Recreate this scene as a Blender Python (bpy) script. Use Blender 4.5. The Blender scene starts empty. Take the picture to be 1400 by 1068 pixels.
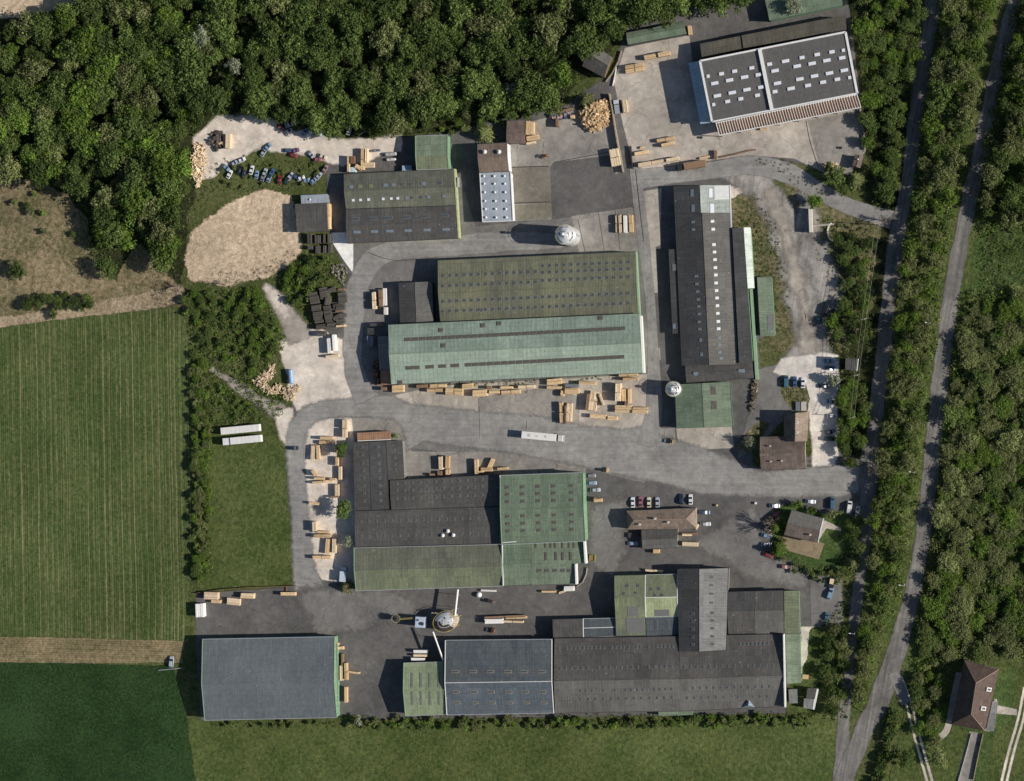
import bpy, bmesh, math, random
import numpy as np
from mathutils import Vector, Matrix
from mathutils.geometry import tessellate_polygon
random.seed(7); rng = np.random.default_rng(7)
R = math.radians
sc = bpy.context.scene
COL = sc.collection

# ------------------------------------------------------------------ camera
TILT, DIST, LENS = R(12), 900.0, 36*900/420.0
camd = bpy.data.cameras.new('camera'); cam = bpy.data.objects.new('camera', camd); COL.objects.link(cam)
cam.location = (DIST*math.sin(TILT), 0, DIST*math.cos(TILT)); cam.rotation_euler = (0, TILT, 0)
camd.lens = LENS; camd.sensor_width = 36; camd.clip_start = 10; camd.clip_end = 20000
sc.camera = cam
CP = Vector(cam.location)
RM = Matrix.Rotation(TILT, 3, 'Y')
def ray(px, py):
    return RM @ Vector(((px-700)/1400*36, -(py-534)/1400*36, -LENS))
def P(px, py, h=0.0):
    d = ray(px, py); t = (h-CP.z)/d.z
    return CP + d*t
S = 0.3

# ------------------------------------------------------------------ light
SUN_EL, SUN_AZ = R(30), R(-4.5)
w = bpy.data.worlds.new('World'); sc.world = w; w.use_nodes = True
wn = w.node_tree; bg = wn.nodes['Background']
sky = wn.nodes.new('ShaderNodeTexSky'); sky.sky_type = 'NISHITA'; sky.sun_disc = False
sky.sun_elevation = SUN_EL; sky.sun_rotation = R(94.5); sky.altitude = 300; sky.dust_density = 1.0
wn.links.new(sky.outputs[0], bg.inputs[0]); bg.inputs[1].default_value = 0.068
sd = bpy.data.lights.new('sun', 'SUN'); sd.energy = 5.0; sd.angle = R(0.5); sd.color = (1.0, 0.93, 0.83)
so = bpy.data.objects.new('sun', sd); COL.objects.link(so)
sdir = Vector((math.cos(SUN_EL)*math.cos(SUN_AZ), math.cos(SUN_EL)*math.sin(SUN_AZ), math.sin(SUN_EL)))
so.rotation_euler = sdir.to_track_quat('Z', 'Y').to_euler(); so.location = (300, 0, 300)
sc.view_settings.view_transform = 'Standard'; sc.view_settings.look = 'None'
sc.view_settings.exposure = 0; sc.view_settings.gamma = 1
sc.cycles.max_bounces = 4; sc.cycles.transparent_max_bounces = 8
sc.cycles.use_denoising = True

# ------------------------------------------------------------------ material helpers
class N:
    def __init__(s, name, rough=0.9, spec=0.2):
        s.m = bpy.data.materials.new(name); s.m.use_nodes = True
        s.t = s.m.node_tree; s.b = s.t.nodes['Principled BSDF']
        s.b.inputs['Roughness'].default_value = rough
        s.b.inputs['Specular IOR Level'].default_value = spec
        s.out = s.t.nodes['Material Output']
    def n(s, k, **kw):
        x = s.t.nodes.new(k)
        for a, v in kw.items(): setattr(x, a, v)
        return x
    def l(s, a, b): s.t.links.new(a, b)
    def set(s, inp, v):
        if hasattr(v, 'is_linked') or isinstance(v, bpy.types.NodeSocket): s.l(v, inp)
        else: inp.default_value = v
    def pos(s):
        if not hasattr(s, '_p'): s._p = s.n('ShaderNodeNewGeometry').outputs['Position']
        return s._p
    def uv(s): 
        if not hasattr(s, '_u'): s._u = s.n('ShaderNodeTexCoord').outputs['UV']
        return s._u
    def obj(s):
        if not hasattr(s, '_o'): s._o = s.n('ShaderNodeTexCoord').outputs['Object']
        return s._o
    def rnd(s): return s.n('ShaderNodeObjectInfo').outputs['Random']
    def attr(s, nm): return s.n('ShaderNodeAttribute', attribute_name=nm).outputs['Fac']
    def map(s, v, sc_=(1,1,1), rot=0, off=(0,0,0)):
        m = s.n('ShaderNodeMapping'); s.l(v, m.inputs[0]); m.inputs['Scale'].default_value = sc_
        m.inputs['Rotation'].default_value = (0, 0, rot); m.inputs['Location'].default_value = off
        return m.outputs[0]
    def noise(s, v, scale, detail=3, rough=0.55, dist=0.0):
        x = s.n('ShaderNodeTexNoise'); s.l(v, x.inputs['Vector']); x.inputs['Scale'].default_value = scale
        x.inputs['Detail'].default_value = detail; x.inputs['Roughness'].default_value = rough
        x.inputs['Distortion'].default_value = dist
        return x.outputs['Fac']
    def vor(s, v, scale, feat='DISTANCE_TO_EDGE'):
        x = s.n('ShaderNodeTexVoronoi', feature=feat); s.l(v, x.inputs['Vector']); x.inputs['Scale'].default_value = scale
        return x.outputs['Distance'] if feat != 'COL' else x.outputs['Color']
    def rmp(s, f, a, b, lo=0.0, hi=1.0):
        x = s.n('ShaderNodeMapRange'); x.clamp = True; s.set(x.inputs[0], f)
        for i, v in enumerate((a, b, lo, hi)): x.inputs[i+1].default_value = v
        return x.outputs[0]
    def ma(s, op, a, b=0.0):
        x = s.n('ShaderNodeMath', operation=op); s.set(x.inputs[0], a); s.set(x.inputs[1], b); return x.outputs[0]
    def mix(s, f, a, b, mode='MIX'):
        x = s.n('ShaderNodeMix', data_type='RGBA', blend_type=mode); s.set(x.inputs[0], f)
        for i, v in ((6, a), (7, b)):
            if isinstance(v, (tuple, list)): x.inputs[i].default_value = tuple(v)[:3]+(1,)
            else: s.l(v, x.inputs[i])
        return x.outputs[2]
    def mul(s, c, f):   # colour * scalar
        x = s.n('ShaderNodeVectorMath', operation='SCALE')
        if isinstance(c, (tuple, list)): x.inputs[0].default_value = tuple(c)[:3]
        else: s.l(c, x.inputs[0])
        s.set(x.inputs['Scale'], f); return x.outputs[0]
    def sep(s, v):
        x = s.n('ShaderNodeSeparateXYZ'); s.l(v, x.inputs[0]); return x.outputs
    def bump(s, h, strength=0.5, dist=0.1):
        x = s.n('ShaderNodeBump'); s.l(h, x.inputs['Height']); x.inputs['Strength'].default_value = strength
        x.inputs['Distance'].default_value = dist; s.l(x.outputs[0], s.b.inputs['Normal'])
    def col(s, c):
        if isinstance(c, (tuple, list)): s.b.inputs['Base Color'].default_value = tuple(c)[:3]+(1,)
        else: s.l(c, s.b.inputs['Base Color'])
    def fade(s, scale=0.6, soft=.12):
        f = s.attr('fade'); nz = s.noise(s.pos(), scale, 5, 0.7)
        v = s.ma('ADD', f, s.ma('MULTIPLY', s.ma('SUBTRACT', nz, 0.5), 1.5))
        a = s.rmp(v, 0.5-soft, 0.5+soft); a = s.ma('MAXIMUM', a, s.ma('GREATER_THAN', f, 0.999))
        tr = s.n('ShaderNodeBsdfTransparent'); mx = s.n('ShaderNodeMixShader')
        s.l(a, mx.inputs[0]); s.l(tr.outputs[0], mx.inputs[1]); s.l(s.b.outputs[0], mx.inputs[2])
        s.l(mx.outputs[0], s.out.inputs[0])

def pave(name, base, dark=0.6, crack=0.35, fade=True, tint=(1.0, .94, .86), big=0.05, spots=0.0, streak=0.0, sdir_=0.0, bumpy=0.25):
    m = N(name, 0.92, 0.15); p = m.pos()
    a = m.noise(p, big, 4, 0.6); b = m.noise(p, 0.25, 5, 0.65, 0.4); c = m.noise(p, 2.2, 3, 0.7)
    f = m.ma('MULTIPLY', m.rmp(a, .3, .7, dark, 1.25), m.rmp(b, .25, .75, .78, 1.2))
    f = m.ma('MULTIPLY', f, m.rmp(c, .2, .8, .86, 1.14))
    if streak:
        st = m.noise(m.map(m.map(p, (1, 1, 1), -sdir_), (0.02, 0.8, 1)), 1.0, 4, 0.7, .4)
        f = m.ma('MULTIPLY', f, m.rmp(st, .35, .65, 1-streak, 1+streak*.6))
    if crack:
        warp = m.n('ShaderNodeVectorMath', operation='ADD'); m.l(p, warp.inputs[0])
        nn = m.n('ShaderNodeTexNoise'); m.l(p, nn.inputs['Vector']); nn.inputs['Scale'].default_value = .3
        sc2 = m.mul(nn.outputs['Color'], 3.0); m.l(sc2, warp.inputs[1])
        v = m.vor(warp.outputs[0], 0.075)
        k = m.ma('MULTIPLY', m.rmp(v, 0.004, 0.018, 1, 0), m.rmp(b, .45, .6))
        f = m.ma('MULTIPLY', f, m.ma('SUBTRACT', 1.0, m.ma('MULTIPLY', k, crack)))
    sw = m.noise(p, .11, 2, .5, 2.5); f = m.ma('MULTIPLY', f, m.rmp(m.ma('ABSOLUTE', m.ma('SUBTRACT', m.ma('FRACT', m.ma('MULTIPLY', sw, 14.0)), .5)), .0, .12, 1.07, 1.0))
    gr = m.noise(p, .5, 6, .8, .3); f = m.ma('MULTIPLY', f, m.rmp(gr, .3, .7, .86, 1.14))
    if spots:
        sp = m.noise(p, 0.9, 2, 0.5)
        f = m.ma('MULTIPLY', f, m.rmp(sp, .68, .76, 1, 1-spots))
    cc = m.mix(m.rmp(a, .3, .7), tuple(x*y*1.52 for x, y in zip((base,)*3, tint)), tuple(base*1.50*y**.8*k for y, k in zip(tint, (1, .985, .96))))
    m.col(m.mul(cc, f)); m.bump(c, bumpy, 0.05)
    if fade: m.fade(.45, .38)
    return m.m

def soil(name, c1, c2, c3=None, s1=0.08, s2=0.6, dirt=0.25, rows=None, bumpy=0.8, fade=True, swirl=0.0):
    m = N(name, 1.0, 0.05); p = m.pos()
    a = m.noise(p, s1, 5, 0.65); b = m.noise(p, s2, 5, 0.72, 0.6); c = m.noise(p, 3.0, 2, 0.6)
    f = m.ma('ADD', m.ma('MULTIPLY', a, .55), m.ma('MULTIPLY', b, .45))
    cc = m.mix(m.rmp(f, .42, .58), c1, c2)
    h = m.ma('ADD', b, m.ma('MULTIPLY', c, .4))
    if c3:
        k = m.noise(p, .35, 6, .75, 1.5); cc = m.mix(m.rmp(k, .57, .66, 0, dirt*2), cc, c3)
    if rows:
        sp, ang, colr, amt = rows
        q = m.map(p, (1, 1, 1), ang)
        wob = m.noise(p, 0.02, 2, .5); x = m.sep(q)[0]
        x = m.ma('ADD', x, m.ma('MULTIPLY', wob, 2.0))
        x1 = m.n('ShaderNodeCombineXYZ'); m.l(m.ma('DIVIDE', x, sp), x1.inputs[0])
        ln = m.n('ShaderNodeTexNoise'); ln.noise_dimensions = '1D'; m.l(m.ma('DIVIDE', x, sp), ln.inputs['W']); ln.inputs['Scale'].default_value = 2.2; ln.inputs['Detail'].default_value = 3; ln.inputs['Roughness'].default_value=.8
        si = m.ma('SINE', m.ma('MULTIPLY', m.ma('DIVIDE', x, sp), 6.2832))
        br = m.noise(m.map(q, (1.2, .12, 1)), .8, 5, .75)
        k = m.ma('ADD', m.ma('MULTIPLY', si, .05), m.ma('ADD', ln.outputs['Fac'], m.ma('MULTIPLY', br, .55)))
        msk = m.noise(p, .022, 4, .6); cc = m.mix(m.ma('MULTIPLY', m.rmp(k, .78, .93, 0, amt), m.rmp(msk, .35, .62, .35, 1.0)), cc, colr)
        fi = m.ma('SINE', m.ma('MULTIPLY', x, 6.2832/0.95))
        cc = m.mul(cc, m.rmp(fi, -1, 1, .82, 1.12))
    if swirl:
        for sc__, an in ((.16, R(70)), (.22, R(20))):
            q = m.map(m.map(p, (1, 1, 1), an), (1, .16, 1)); w1 = m.noise(q, sc__, 3, .55, 1.2); w2 = m.ma('ABSOLUTE', m.ma('SUBTRACT', m.ma('FRACT', m.ma('MULTIPLY', w1, 11.0)), .5))
            bk = m.noise(p, .12 if an > 1 else .09, 3, .6); cc = m.mix(m.ma('MULTIPLY', m.rmp(w2, .02, .14, swirl, 0), m.rmp(bk, .42, .55)), cc, c3)
    lg = m.noise(p, .018, 4, .6); cc = m.mul(cc, m.ma('MULTIPLY', m.rmp(lg, .3, .7, 1.35, 2.05), m.ma('MULTIPLY', m.rmp(b, .25, .75, .6, 1.4), m.rmp(c, .2, .8, .65, 1.35))))
    m.col(cc); m.bump(h, bumpy, 0.5)
    if fade: m.fade(0.5)
    return m.m

def roofm(name, base, moss=None, amt=0.3, seam=0.18, pitch=1.1, lap=2.4, light=None, rough=.7, patch=0.25, corr=0.0):
    m = N(name, rough, 0.3); u = m.uv(); p = m.pos(); sx, sy, _ = m.sep(u)
    st = m.noise(m.map(u, (1.6, .12, 1)), 1.0, 5, .7); a = m.noise(p, .07, 4, .6); b = m.noise(p, .7, 5, .7); c = m.noise(p, 3, 2, .6)
    cc = base
    if moss: cc = m.mix(m.ma('MULTIPLY', m.rmp(m.ma('ADD', m.ma('MULTIPLY', a, .5), m.ma('MULTIPLY', st, .5)), .4, .62), amt), base, moss)
    # sheet by sheet tone
    fl = m.n('ShaderNodeCombineXYZ'); m.l(m.ma('FLOOR', m.ma('DIVIDE', sx, pitch*3)), fl.inputs[0]); m.l(m.ma('FLOOR', m.ma('DIVIDE', sy, lap*2)), fl.inputs[1])
    wn_ = m.n('ShaderNodeTexWhiteNoise', noise_dimensions='3D'); m.l(fl.outputs[0], wn_.inputs[0])
    f = m.rmp(wn_.outputs['Value'], 0, 1, 1-patch*.5, 1+patch*.4)
    f = m.ma('MULTIPLY', f, m.ma('MULTIPLY', m.rmp(st, .25, .75, .78, 1.2), m.ma('MULTIPLY', m.rmp(b, .25, .75, .82, 1.18), m.rmp(a, .3, .7, .88, 1.1))))
    f = m.ma('MULTIPLY', f, m.rmp(c, .2, .8, 1.22, 1.60))
    fr = m.ma('FRACT', m.ma('DIVIDE', sx, pitch)); k = m.rmp(m.ma('ABSOLUTE', m.ma('SUBTRACT', fr, .5)), .36, .5)
    fr2 = m.ma('FRACT', m.ma('DIVIDE', sy, lap)); k2 = m.rmp(m.ma('ABSOLUTE', m.ma('SUBTRACT', fr2, .5)), .42, .5)
    kk = m.ma('MAXIMUM', k, k2)
    if light: cc = m.mix(m.ma('MULTIPLY', kk, seam), cc, light)
    else: f = m.ma('MULTIPLY', f, m.ma('SUBTRACT', 1.0, m.ma('MULTIPLY', kk, seam)))
    sp = m.noise(p, 1.1, 2, .5); f = m.ma('MULTIPLY', f, m.rmp(sp, .69, .75, 1, .6))
    cc = m.mul(cc, f)
    bl = m.noise(p, .9, 1, .5); cc = m.mix(m.rmp(bl, .745, .765, 0, .35), cc, (.45, .45, .42))
    m.col(cc)
    w_ = m.ma('SINE', m.ma('MULTIPLY', sx, 6.2832/(pitch if corr else .5)))
    m.bump(m.ma('ADD', m.ma('MULTIPLY', w_, corr if corr else .25), b), .4, .06)
    return m.m

def plain(name, c, rough=.6, spec=.3, var=.2, metal=0, sc_=1.5, tone=None, rndv=0):
    m = N(name, rough, spec); p = m.obj(); a = m.noise(p, sc_, 4, .65)
    f = m.rmp(a, .25, .75, 1-var, 1+var); cc = c
    if tone: f = m.ma('MULTIPLY', f, m.rmp(m.attr('tone'), 0, 1, tone[0], tone[1]))
    if rndv: f = m.ma('MULTIPLY', f, m.rmp(m.rnd(), 0, 1, 1-rndv, 1+rndv))
    m.col(m.mul(cc, f)); m.b.inputs['Metallic'].default_value = metal
    return m.m

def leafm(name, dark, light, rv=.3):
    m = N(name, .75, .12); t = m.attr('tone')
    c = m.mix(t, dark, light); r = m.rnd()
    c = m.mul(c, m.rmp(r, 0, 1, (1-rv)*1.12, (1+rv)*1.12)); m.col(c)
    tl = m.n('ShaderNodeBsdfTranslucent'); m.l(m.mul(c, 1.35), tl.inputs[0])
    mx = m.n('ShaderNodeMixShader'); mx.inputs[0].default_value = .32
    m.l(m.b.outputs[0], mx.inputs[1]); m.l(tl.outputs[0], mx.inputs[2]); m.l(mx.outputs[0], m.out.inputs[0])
    return m.m

# ------------------------------------------------------------------ object helpers
def tag(o, label=None, cat=None, group=None, kind=None):
    for k, v in (('label', label), ('category', cat), ('group', group), ('kind', kind)):
        if v: o[k] = v
    return o
def empty(name, loc, rz=0, label=None, cat=None, group=None):
    o = bpy.data.objects.new(name, None); COL.objects.link(o); o.location = loc; o.rotation_euler = (0, 0, rz)
    o.empty_display_size = 1
    return tag(o, label, cat, group)
def link(name, me, parent=None, loc=(0,0,0)):
    o = bpy.data.objects.new(name, me); COL.objects.link(o); o.location = loc
    if parent: o.parent = parent
    return o
class MB:
    """collects polygons; verts in any space"""
    def __init__(s): s.v = []; s.f = []; s.uv = []; s.tone = []; s.mi = []
    def poly(s, pts, uv=None, tone=0.5, mi=0):
        i = len(s.v); s.v += [tuple(p) for p in pts]; s.f.append(tuple(range(i, i+len(pts))))
        s.uv.append(uv or [(p[0], p[1]) for p in pts]); s.tone.append(tone); s.mi.append(mi)
    def box(s, M_, sx, sy, z0, z1, tone=.5, mi=0, taper=1.0):
        c = []
        for z, k in ((z0, 1.0), (z1, taper)):
            for a, b in ((-1,-1),(1,-1),(1,1),(-1,1)): c.append(M_ @ Vector((a*sx/2*k, b*sy/2*k, z)))
        for q in ((3,2,1,0),(4,5,6,7),(0,1,5,4),(1,2,6,5),(2,3,7,6),(3,0,4,7)):
            s.poly([c[i] for i in q], tone=tone, mi=mi)
    def tube(s, a, b, r0, r1, n=8, tone=.5, mi=0, caps=True):
        a = Vector(a); b = Vector(b); d = (b-a).normalized(); x = d.orthogonal().normalized(); y = d.cross(x)
        ra = [a+(x*math.cos(t)+y*math.sin(t))*r0 for t in [2*math.pi*i/n for i in range(n)]]
        rb = [b+(x*math.cos(t)+y*math.sin(t))*r1 for t in [2*math.pi*i/n for i in range(n)]]
        for i in range(n): s.poly([ra[i], ra[(i+1)%n], rb[(i+1)%n], rb[i]], tone=tone, mi=mi)
        if caps: s.poly(rb, tone=tone, mi=mi); s.poly(ra[::-1], tone=tone, mi=mi)
    def lathe(s, prof, n=20, c=(0,0,0), tone=.5, mi=0):
        for (r0, z0), (r1, z1) in zip(prof, prof[1:]):
            for i in range(n):
                t0, t1 = 2*math.pi*i/n, 2*math.pi*(i+1)/n
                pts = [(c[0]+r0*math.cos(t0), c[1]+r0*math.sin(t0), c[2]+z0), (c[0]+r0*math.cos(t1), c[1]+r0*math.sin(t1), c[2]+z0),
                       (c[0]+r1*math.cos(t1), c[1]+r1*math.sin(t1), c[2]+z1), (c[0]+r1*math.cos(t0), c[1]+r1*math.sin(t0), c[2]+z1)]
                if r0 < 1e-6: pts = [pts[0], pts[2], pts[3]]
                elif r1 < 1e-6: pts = pts[:3]
                s.poly(pts, tone=tone, mi=mi)
    def mesh(s, name, mats, off=(0,0,0), smooth=False):
        me = bpy.data.meshes.new(name); o = Vector(off)
        me.from_pydata([tuple(Vector(v)-o) for v in s.v], [], s.f)
        for m in (mats if isinstance(mats, (list, tuple)) else [mats]): me.materials.append(m)
        ul = me.uv_layers.new(name='UVMap'); flat = [c for u in s.uv for p in u for c in p]; ul.data.foreach_set('uv', flat)
        at = me.attributes.new('tone', 'FLOAT', 'FACE'); at.data.foreach_set('value', s.tone)
        me.polygons.foreach_set('material_index', s.mi)
        if smooth: me.polygons.foreach_set('use_smooth', [True]*len(s.f))
        me.update(); return me
    def build(s, name, mats, parent=None, smooth=False):
        off = parent.location if parent else (0,0,0)
        return link(name, s.mesh(name, mats, off, smooth), parent)
def copy_tree(o, parent=None):
    c = o.copy(); COL.objects.link(c)
    if parent: c.parent = parent
    for ch in list(o.children): copy_tree(ch, c)
    return c

# ------------------------------------------------------------------ ground zones
ZB = []     # (bbox, level) of the sheets laid so far
def zone(name, pts, mat, ring=0.0, jit=0.0, step=2.0, px=True, amp=1.0, kind='structure', inset=None):
    w_ = [P(x, y, 0).xy for x, y in pts] if px else [Vector(p) for p in pts]
    g = ring+jit*1.5+.5; bb = (min(p.x for p in w_)-g, min(p.y for p in w_)-g, max(p.x for p in w_)+g, max(p.y for p in w_)+g)
    lv = 1+max([l for b, l in ZB if not (b[0] > bb[2] or b[2] < bb[0] or b[1] > bb[3] or b[3] < bb[1])] or [0]); ZB.append((bb, lv)); z = .004*lv
    out = []
    n = len(w_)
    for i in range(n):
        a, b = w_[i], w_[(i+1)%n]; L = (b-a).length; k = max(1, int(L/step)) if (jit or ring) else 1
        for j in range(k): out.append(a.lerp(b, j/k))
    n = len(out)
    area = sum(out[i].x*out[(i+1)%n].y-out[(i+1)%n].x*out[i].y for i in range(n))
    if area < 0: out = out[::-1]
    nr = []
    for i in range(n):
        t = (out[(i+1)%n]-out[i-1]); t = t.normalized() if t.length > 1e-6 else Vector((1, 0)); nr.append(Vector((t.y, -t.x)))
    for _ in range(3 if ring else 0): nr = [(nr[i-1]+nr[i]*1.5+nr[(i+1) % n]).normalized() for i in range(n)]
    if jit:
        ph = [random.uniform(0, 6.28) for _ in range(4)]
        out = [o+nr[i]*jit*(math.sin(o.x*.35+o.y*.2+ph[0])*.6+math.sin(o.y*.5-o.x*.12+ph[1])*.6+random.uniform(-.5, .5)) for i, o in enumerate(out)]
    bm = bmesh.new(); fl = bm.verts.layers.float.new('fade')
    vs = [bm.verts.new((o.x, o.y, z)) for o in out]
    for v in vs: v[fl] = 1.0
    for t in tessellate_polygon([[Vector((o.x, o.y, 0)) for o in out]]):
        try: bm.faces.new([vs[i] for i in t])
        except ValueError: pass
    if ring:
        ov = [bm.verts.new((o.x+nr[i].x*ring, o.y+nr[i].y*ring, z)) for i, o in enumerate(out)]
        for i in range(n):
            try: bm.faces.new((vs[i], ov[i], ov[(i+1)%n], vs[(i+1)%n]))
            except ValueError: pass
    bm.normal_update()
    for f in bm.faces:
        if f.normal.z < 0: f.normal_flip()
    me = bpy.data.meshes.new(name); bm.to_mesh(me); bm.free(); me.materials.append(mat)
    o = link(name, me); o['kind'] = kind
    return o
def band(pl, px_default=None):
    """polyline [(x,y,w)] in photo pixels -> polygon"""
    P2 = []
    # smooth (catmull)
    q = pl
    pts = []
    for i in range(len(q)-1):
        p0 = q[max(i-1, 0)]; p1 = q[i]; p2 = q[i+1]; p3 = q[min(i+2, len(q)-1)]
        for j in range(6):
            t = j/6
            pts.append(tuple(.5*((2*b)+(-a+c)*t+(2*a-5*b+4*c-d)*t*t+(-a+3*b-3*c+d)*t**3) for a, b, c, d in zip(p0, p1, p2, p3)))
    pts.append(q[-1])
    L, Rr = [], []
    for i, (x, y, ww) in enumerate(pts):
        a = pts[max(i-1, 0)]; b = pts[min(i+1, len(pts)-1)]; dx, dy = b[0]-a[0], b[1]-a[1]; k = math.hypot(dx, dy) or 1
        nx, ny = -dy/k, dx/k; L.append((x+nx*ww/2, y+ny*ww/2)); Rr.append((x-nx*ww/2, y-ny*ww/2))
    return L+Rr[::-1]

# base terrain
g_base = soil('meadow_ground', (.034, .048, .015), (.064, .070, .028), (.16, .13, .08), s1=.05, fade=False, dirt=.2)
m = MB(); m.poly([(-4000, -4000, 0), (4000, -4000, 0), (4000, 4000, 0), (-4000, 4000, 0)])
o = m.build('ground', g_base); o['kind'] = 'structure'
m_forest = soil('forest_floor', (.012, .016, .007), (.03, .034, .014), (.09, .07, .04), dirt=.12)  # floor kept dark so gaps between crowns read black: shade put in its colour
m_brown = soil('brown_field', (.07, .068, .033), (.17, .135, .085), (.24, .19, .125), s1=.035, s2=.5, dirt=.35)
m_crop = soil('crop_field', (.033, .055, .016), (.052, .070, .024), (.11, .10, .05), s1=.03, rows=(2.7, R(-1.0), (.17, .145, .085), .7), dirt=.3)
m_dark = soil('dark_crop', (.011, .025, .009), (.022, .043, .015), (.035,.055,.02), s1=.04, s2=.9, bumpy=1.4, dirt=.12)
m_stub = soil('stubble', (.09, .08, .042), (.15, .12, .07), (.22, .18, .11), rows=(2.4, R(90), (.2, .165, .1), .5), dirt=.3)
m_mead = soil('meadow', (.037, .054, .016), (.062, .075, .026), (.11, .098, .052), s1=.06, dirt=.3)
m_lawn = soil('lawn', (.03, .052, .016), (.048, .07, .024), (.10, .10, .045), s1=.1, dirt=.25)
m_sand = soil('sandy_chips', (.32, .25, .18), (.37, .295, .215), (.17, .125, .085), s1=.05, s2=.45, dirt=.06, bumpy=.3, swirl=.5)
m_scrub = soil('rough_scrub', (.055, .06, .026), (.11, .095, .055), (.2, .165, .115), s1=.15, dirt=.35)
m_beige2 = soil('bare_soil_strip', (.17, .135, .088), (.25, .20, .14), (.07, .07, .03), s1=.1, dirt=.3)
m_asph = pave('dark_asphalt', .084, tint=(1, .97, .96), dark=.75, crack=.3)
m_asph2 = pave('yard_asphalt', .125, tint=(1, .97, .94), dark=.72, crack=.35, spots=.2)
m_road = pave('worn_road', .185, tint=(1, .98, .95), dark=.78, crack=.2, streak=.14)
m_roadv = pave('country_road', .14, tint=(1, .95, .90), dark=.7, crack=.35, streak=.3, sdir_=R(80))
m_lane = pave('lane_road', .17, tint=(1, .97, .94), dark=.8, crack=.35, streak=.1, sdir_=R(91))
m_conc = pave('concrete', .29, tint=(1, .90, .79), dark=.7, crack=.4, spots=.25)
m_conc2 = pave('dirty_concrete', .20, tint=(1, .94, .86), dark=.6, crack=.5, spots=.3)
m_pale = pave('pale_gravel', .44, tint=(1, .89, .78), dark=.72, crack=.15, big=.07, spots=.2, bumpy=.6)
m_white = pave('chalky_gravel', .46, tint=(1, .93, .85), dark=.7, crack=.2, big=.08, spots=.25, bumpy=.5)
m_beige = pave('beige_track', .25, tint=(1, .9, .78), dark=.6, crack=.1, big=.1)
m_chalk = pave('chalk_slab', .55, tint=(1, .99, .97), dark=.85, crack=.1)
m_track = pave('worn_track', .235, tint=(1, .94, .87), dark=.42, big=.09, crack=.3, streak=.25, sdir_=R(80), spots=.3)

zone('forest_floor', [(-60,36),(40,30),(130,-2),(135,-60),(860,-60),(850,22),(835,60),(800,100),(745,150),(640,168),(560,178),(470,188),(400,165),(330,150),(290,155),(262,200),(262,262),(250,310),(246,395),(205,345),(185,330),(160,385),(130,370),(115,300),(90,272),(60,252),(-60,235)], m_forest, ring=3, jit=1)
zone('tilled_field', [(-80,-60),(150,-60),(122,2),(60,14),(0,24),(-80,30)], m_sand, ring=1.5, jit=.4)
zone('fallow_field', [(-80,240),(60,252),(90,272),(115,300),(130,370),(160,388),(185,335),(215,350),(248,405),(252,425),(190,426),(110,436),(0,453),(-80,460)], m_brown, ring=2, jit=.6)
zone('bare_strip', [(-80,446),(0,438),(110,420),(200,405),(246,395),(250,412),(120,430),(0,450),(-80,456)], m_beige2, ring=3, jit=.6)
zone('crop_field', [(-80,458),(0,450),(120,434),(248,420),(256,470),(262,560),(262,700),(258,800),(250,878),(120,874),(-80,870)], m_crop, ring=1, jit=.25)
zone('stubble_strip', [(-80,870),(120,874),(252,878),(248,905),(120,906),(-80,904)], m_stub, ring=.8, jit=.2)
zone('green_field', [(-80,905),(120,908),(236,911),(250,960),(262,1010),(274,1130),(-80,1130)], m_dark, ring=.5, jit=.2)
zone('meadow', [(258,985),(500,993),(900,988),(1105,985),(1150,980),(1142,1130),(276,1130),(262,1010)], m_mead, ring=1.5, jit=.4)
zone('meadow', [(272,590),(390,600),(400,800),(270,808)], m_mead, ring=1, jit=.5)
zone('woodland_floor', [(1190,-60),(1262,-60),(1225,290),(1195,600),(1180,640),(1150,632),(1140,560),(1120,460),(1130,330),(1185,300),(1190,230),(1170,100),(1160,0)], m_forest, ring=2, jit=.8)
zone('woodland_floor', [(1290,-60),(1372,-60),(1325,170),(1290,370),(1262,650),(1225,860),(1200,900),(1180,960),(1165,980),(1168,900),(1185,760),(1205,640),(1230,330)], m_mead, ring=2, jit=.8)
zone('woodland_floor', [(1410,-60),(1500,-60),(1500,910),(1370,900),(1310,900),(1245,930),(1235,900),(1260,800),(1285,560),(1310,380),(1330,320),(1370,120)], m_mead, ring=2, jit=.8)
zone('clearing', [(1335,335),(1372,310),(1420,300),(1440,400),(1370,405),(1335,400)], m_lawn, ring=3, jit=1)

# yards
zone('asphalt_yard', [(447,228),(472,197),(540,190),(620,182),(695,160),(765,150),(838,100),(858,38),(950,10),(1060,-10),(1158,-5),(1176,140),(1182,205),(1160,238),(1080,220),(1022,240),(1004,262),(1008,300),(1035,312),(1040,380),(1062,440),(1036,470),(1040,520),(1022,582),(1030,640),(1150,615),(1192,640),(1185,700),(1150,725),(1128,765),(1100,780),(1150,790),(1150,856),(1112,858),(1110,905),(1075,940),(1074,975),(500,983),(480,976),(275,985),(268,880),(268,812),(404,803),(396,620),(398,560),(420,500),(440,440),(478,380),(455,330),(448,300)], m_asph, ring=.6, jit=.15)
zone('asphalt_yard', [(470,560),(480,430),(482,350),(450,300),(450,240),(628,240),(650,310),(760,300),(868,285),(900,560),(905,640),(880,660),(800,640),(560,612),(552,580)], m_asph2, ring=.5)
zone('concrete_apron', [(855,66),(942,48),(946,85),(980,182),(1178,143),(1183,206),(1162,238),(1128,236),(1085,216),(1022,212),(950,222),(868,232),(852,170),(840,112)], m_conc, ring=.4)
zone('concrete_apron', [(1104,165),(1181,150),(1184,206),(1162,238),(1122,234)], m_conc2)
zone('concrete_apron', [(697,190),(722,168),(790,150),(836,145),(848,205),(852,232),(842,238),(836,212),(756,222),(750,232),(754,300),(702,302)], m_conc2, ring=.3)
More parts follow.
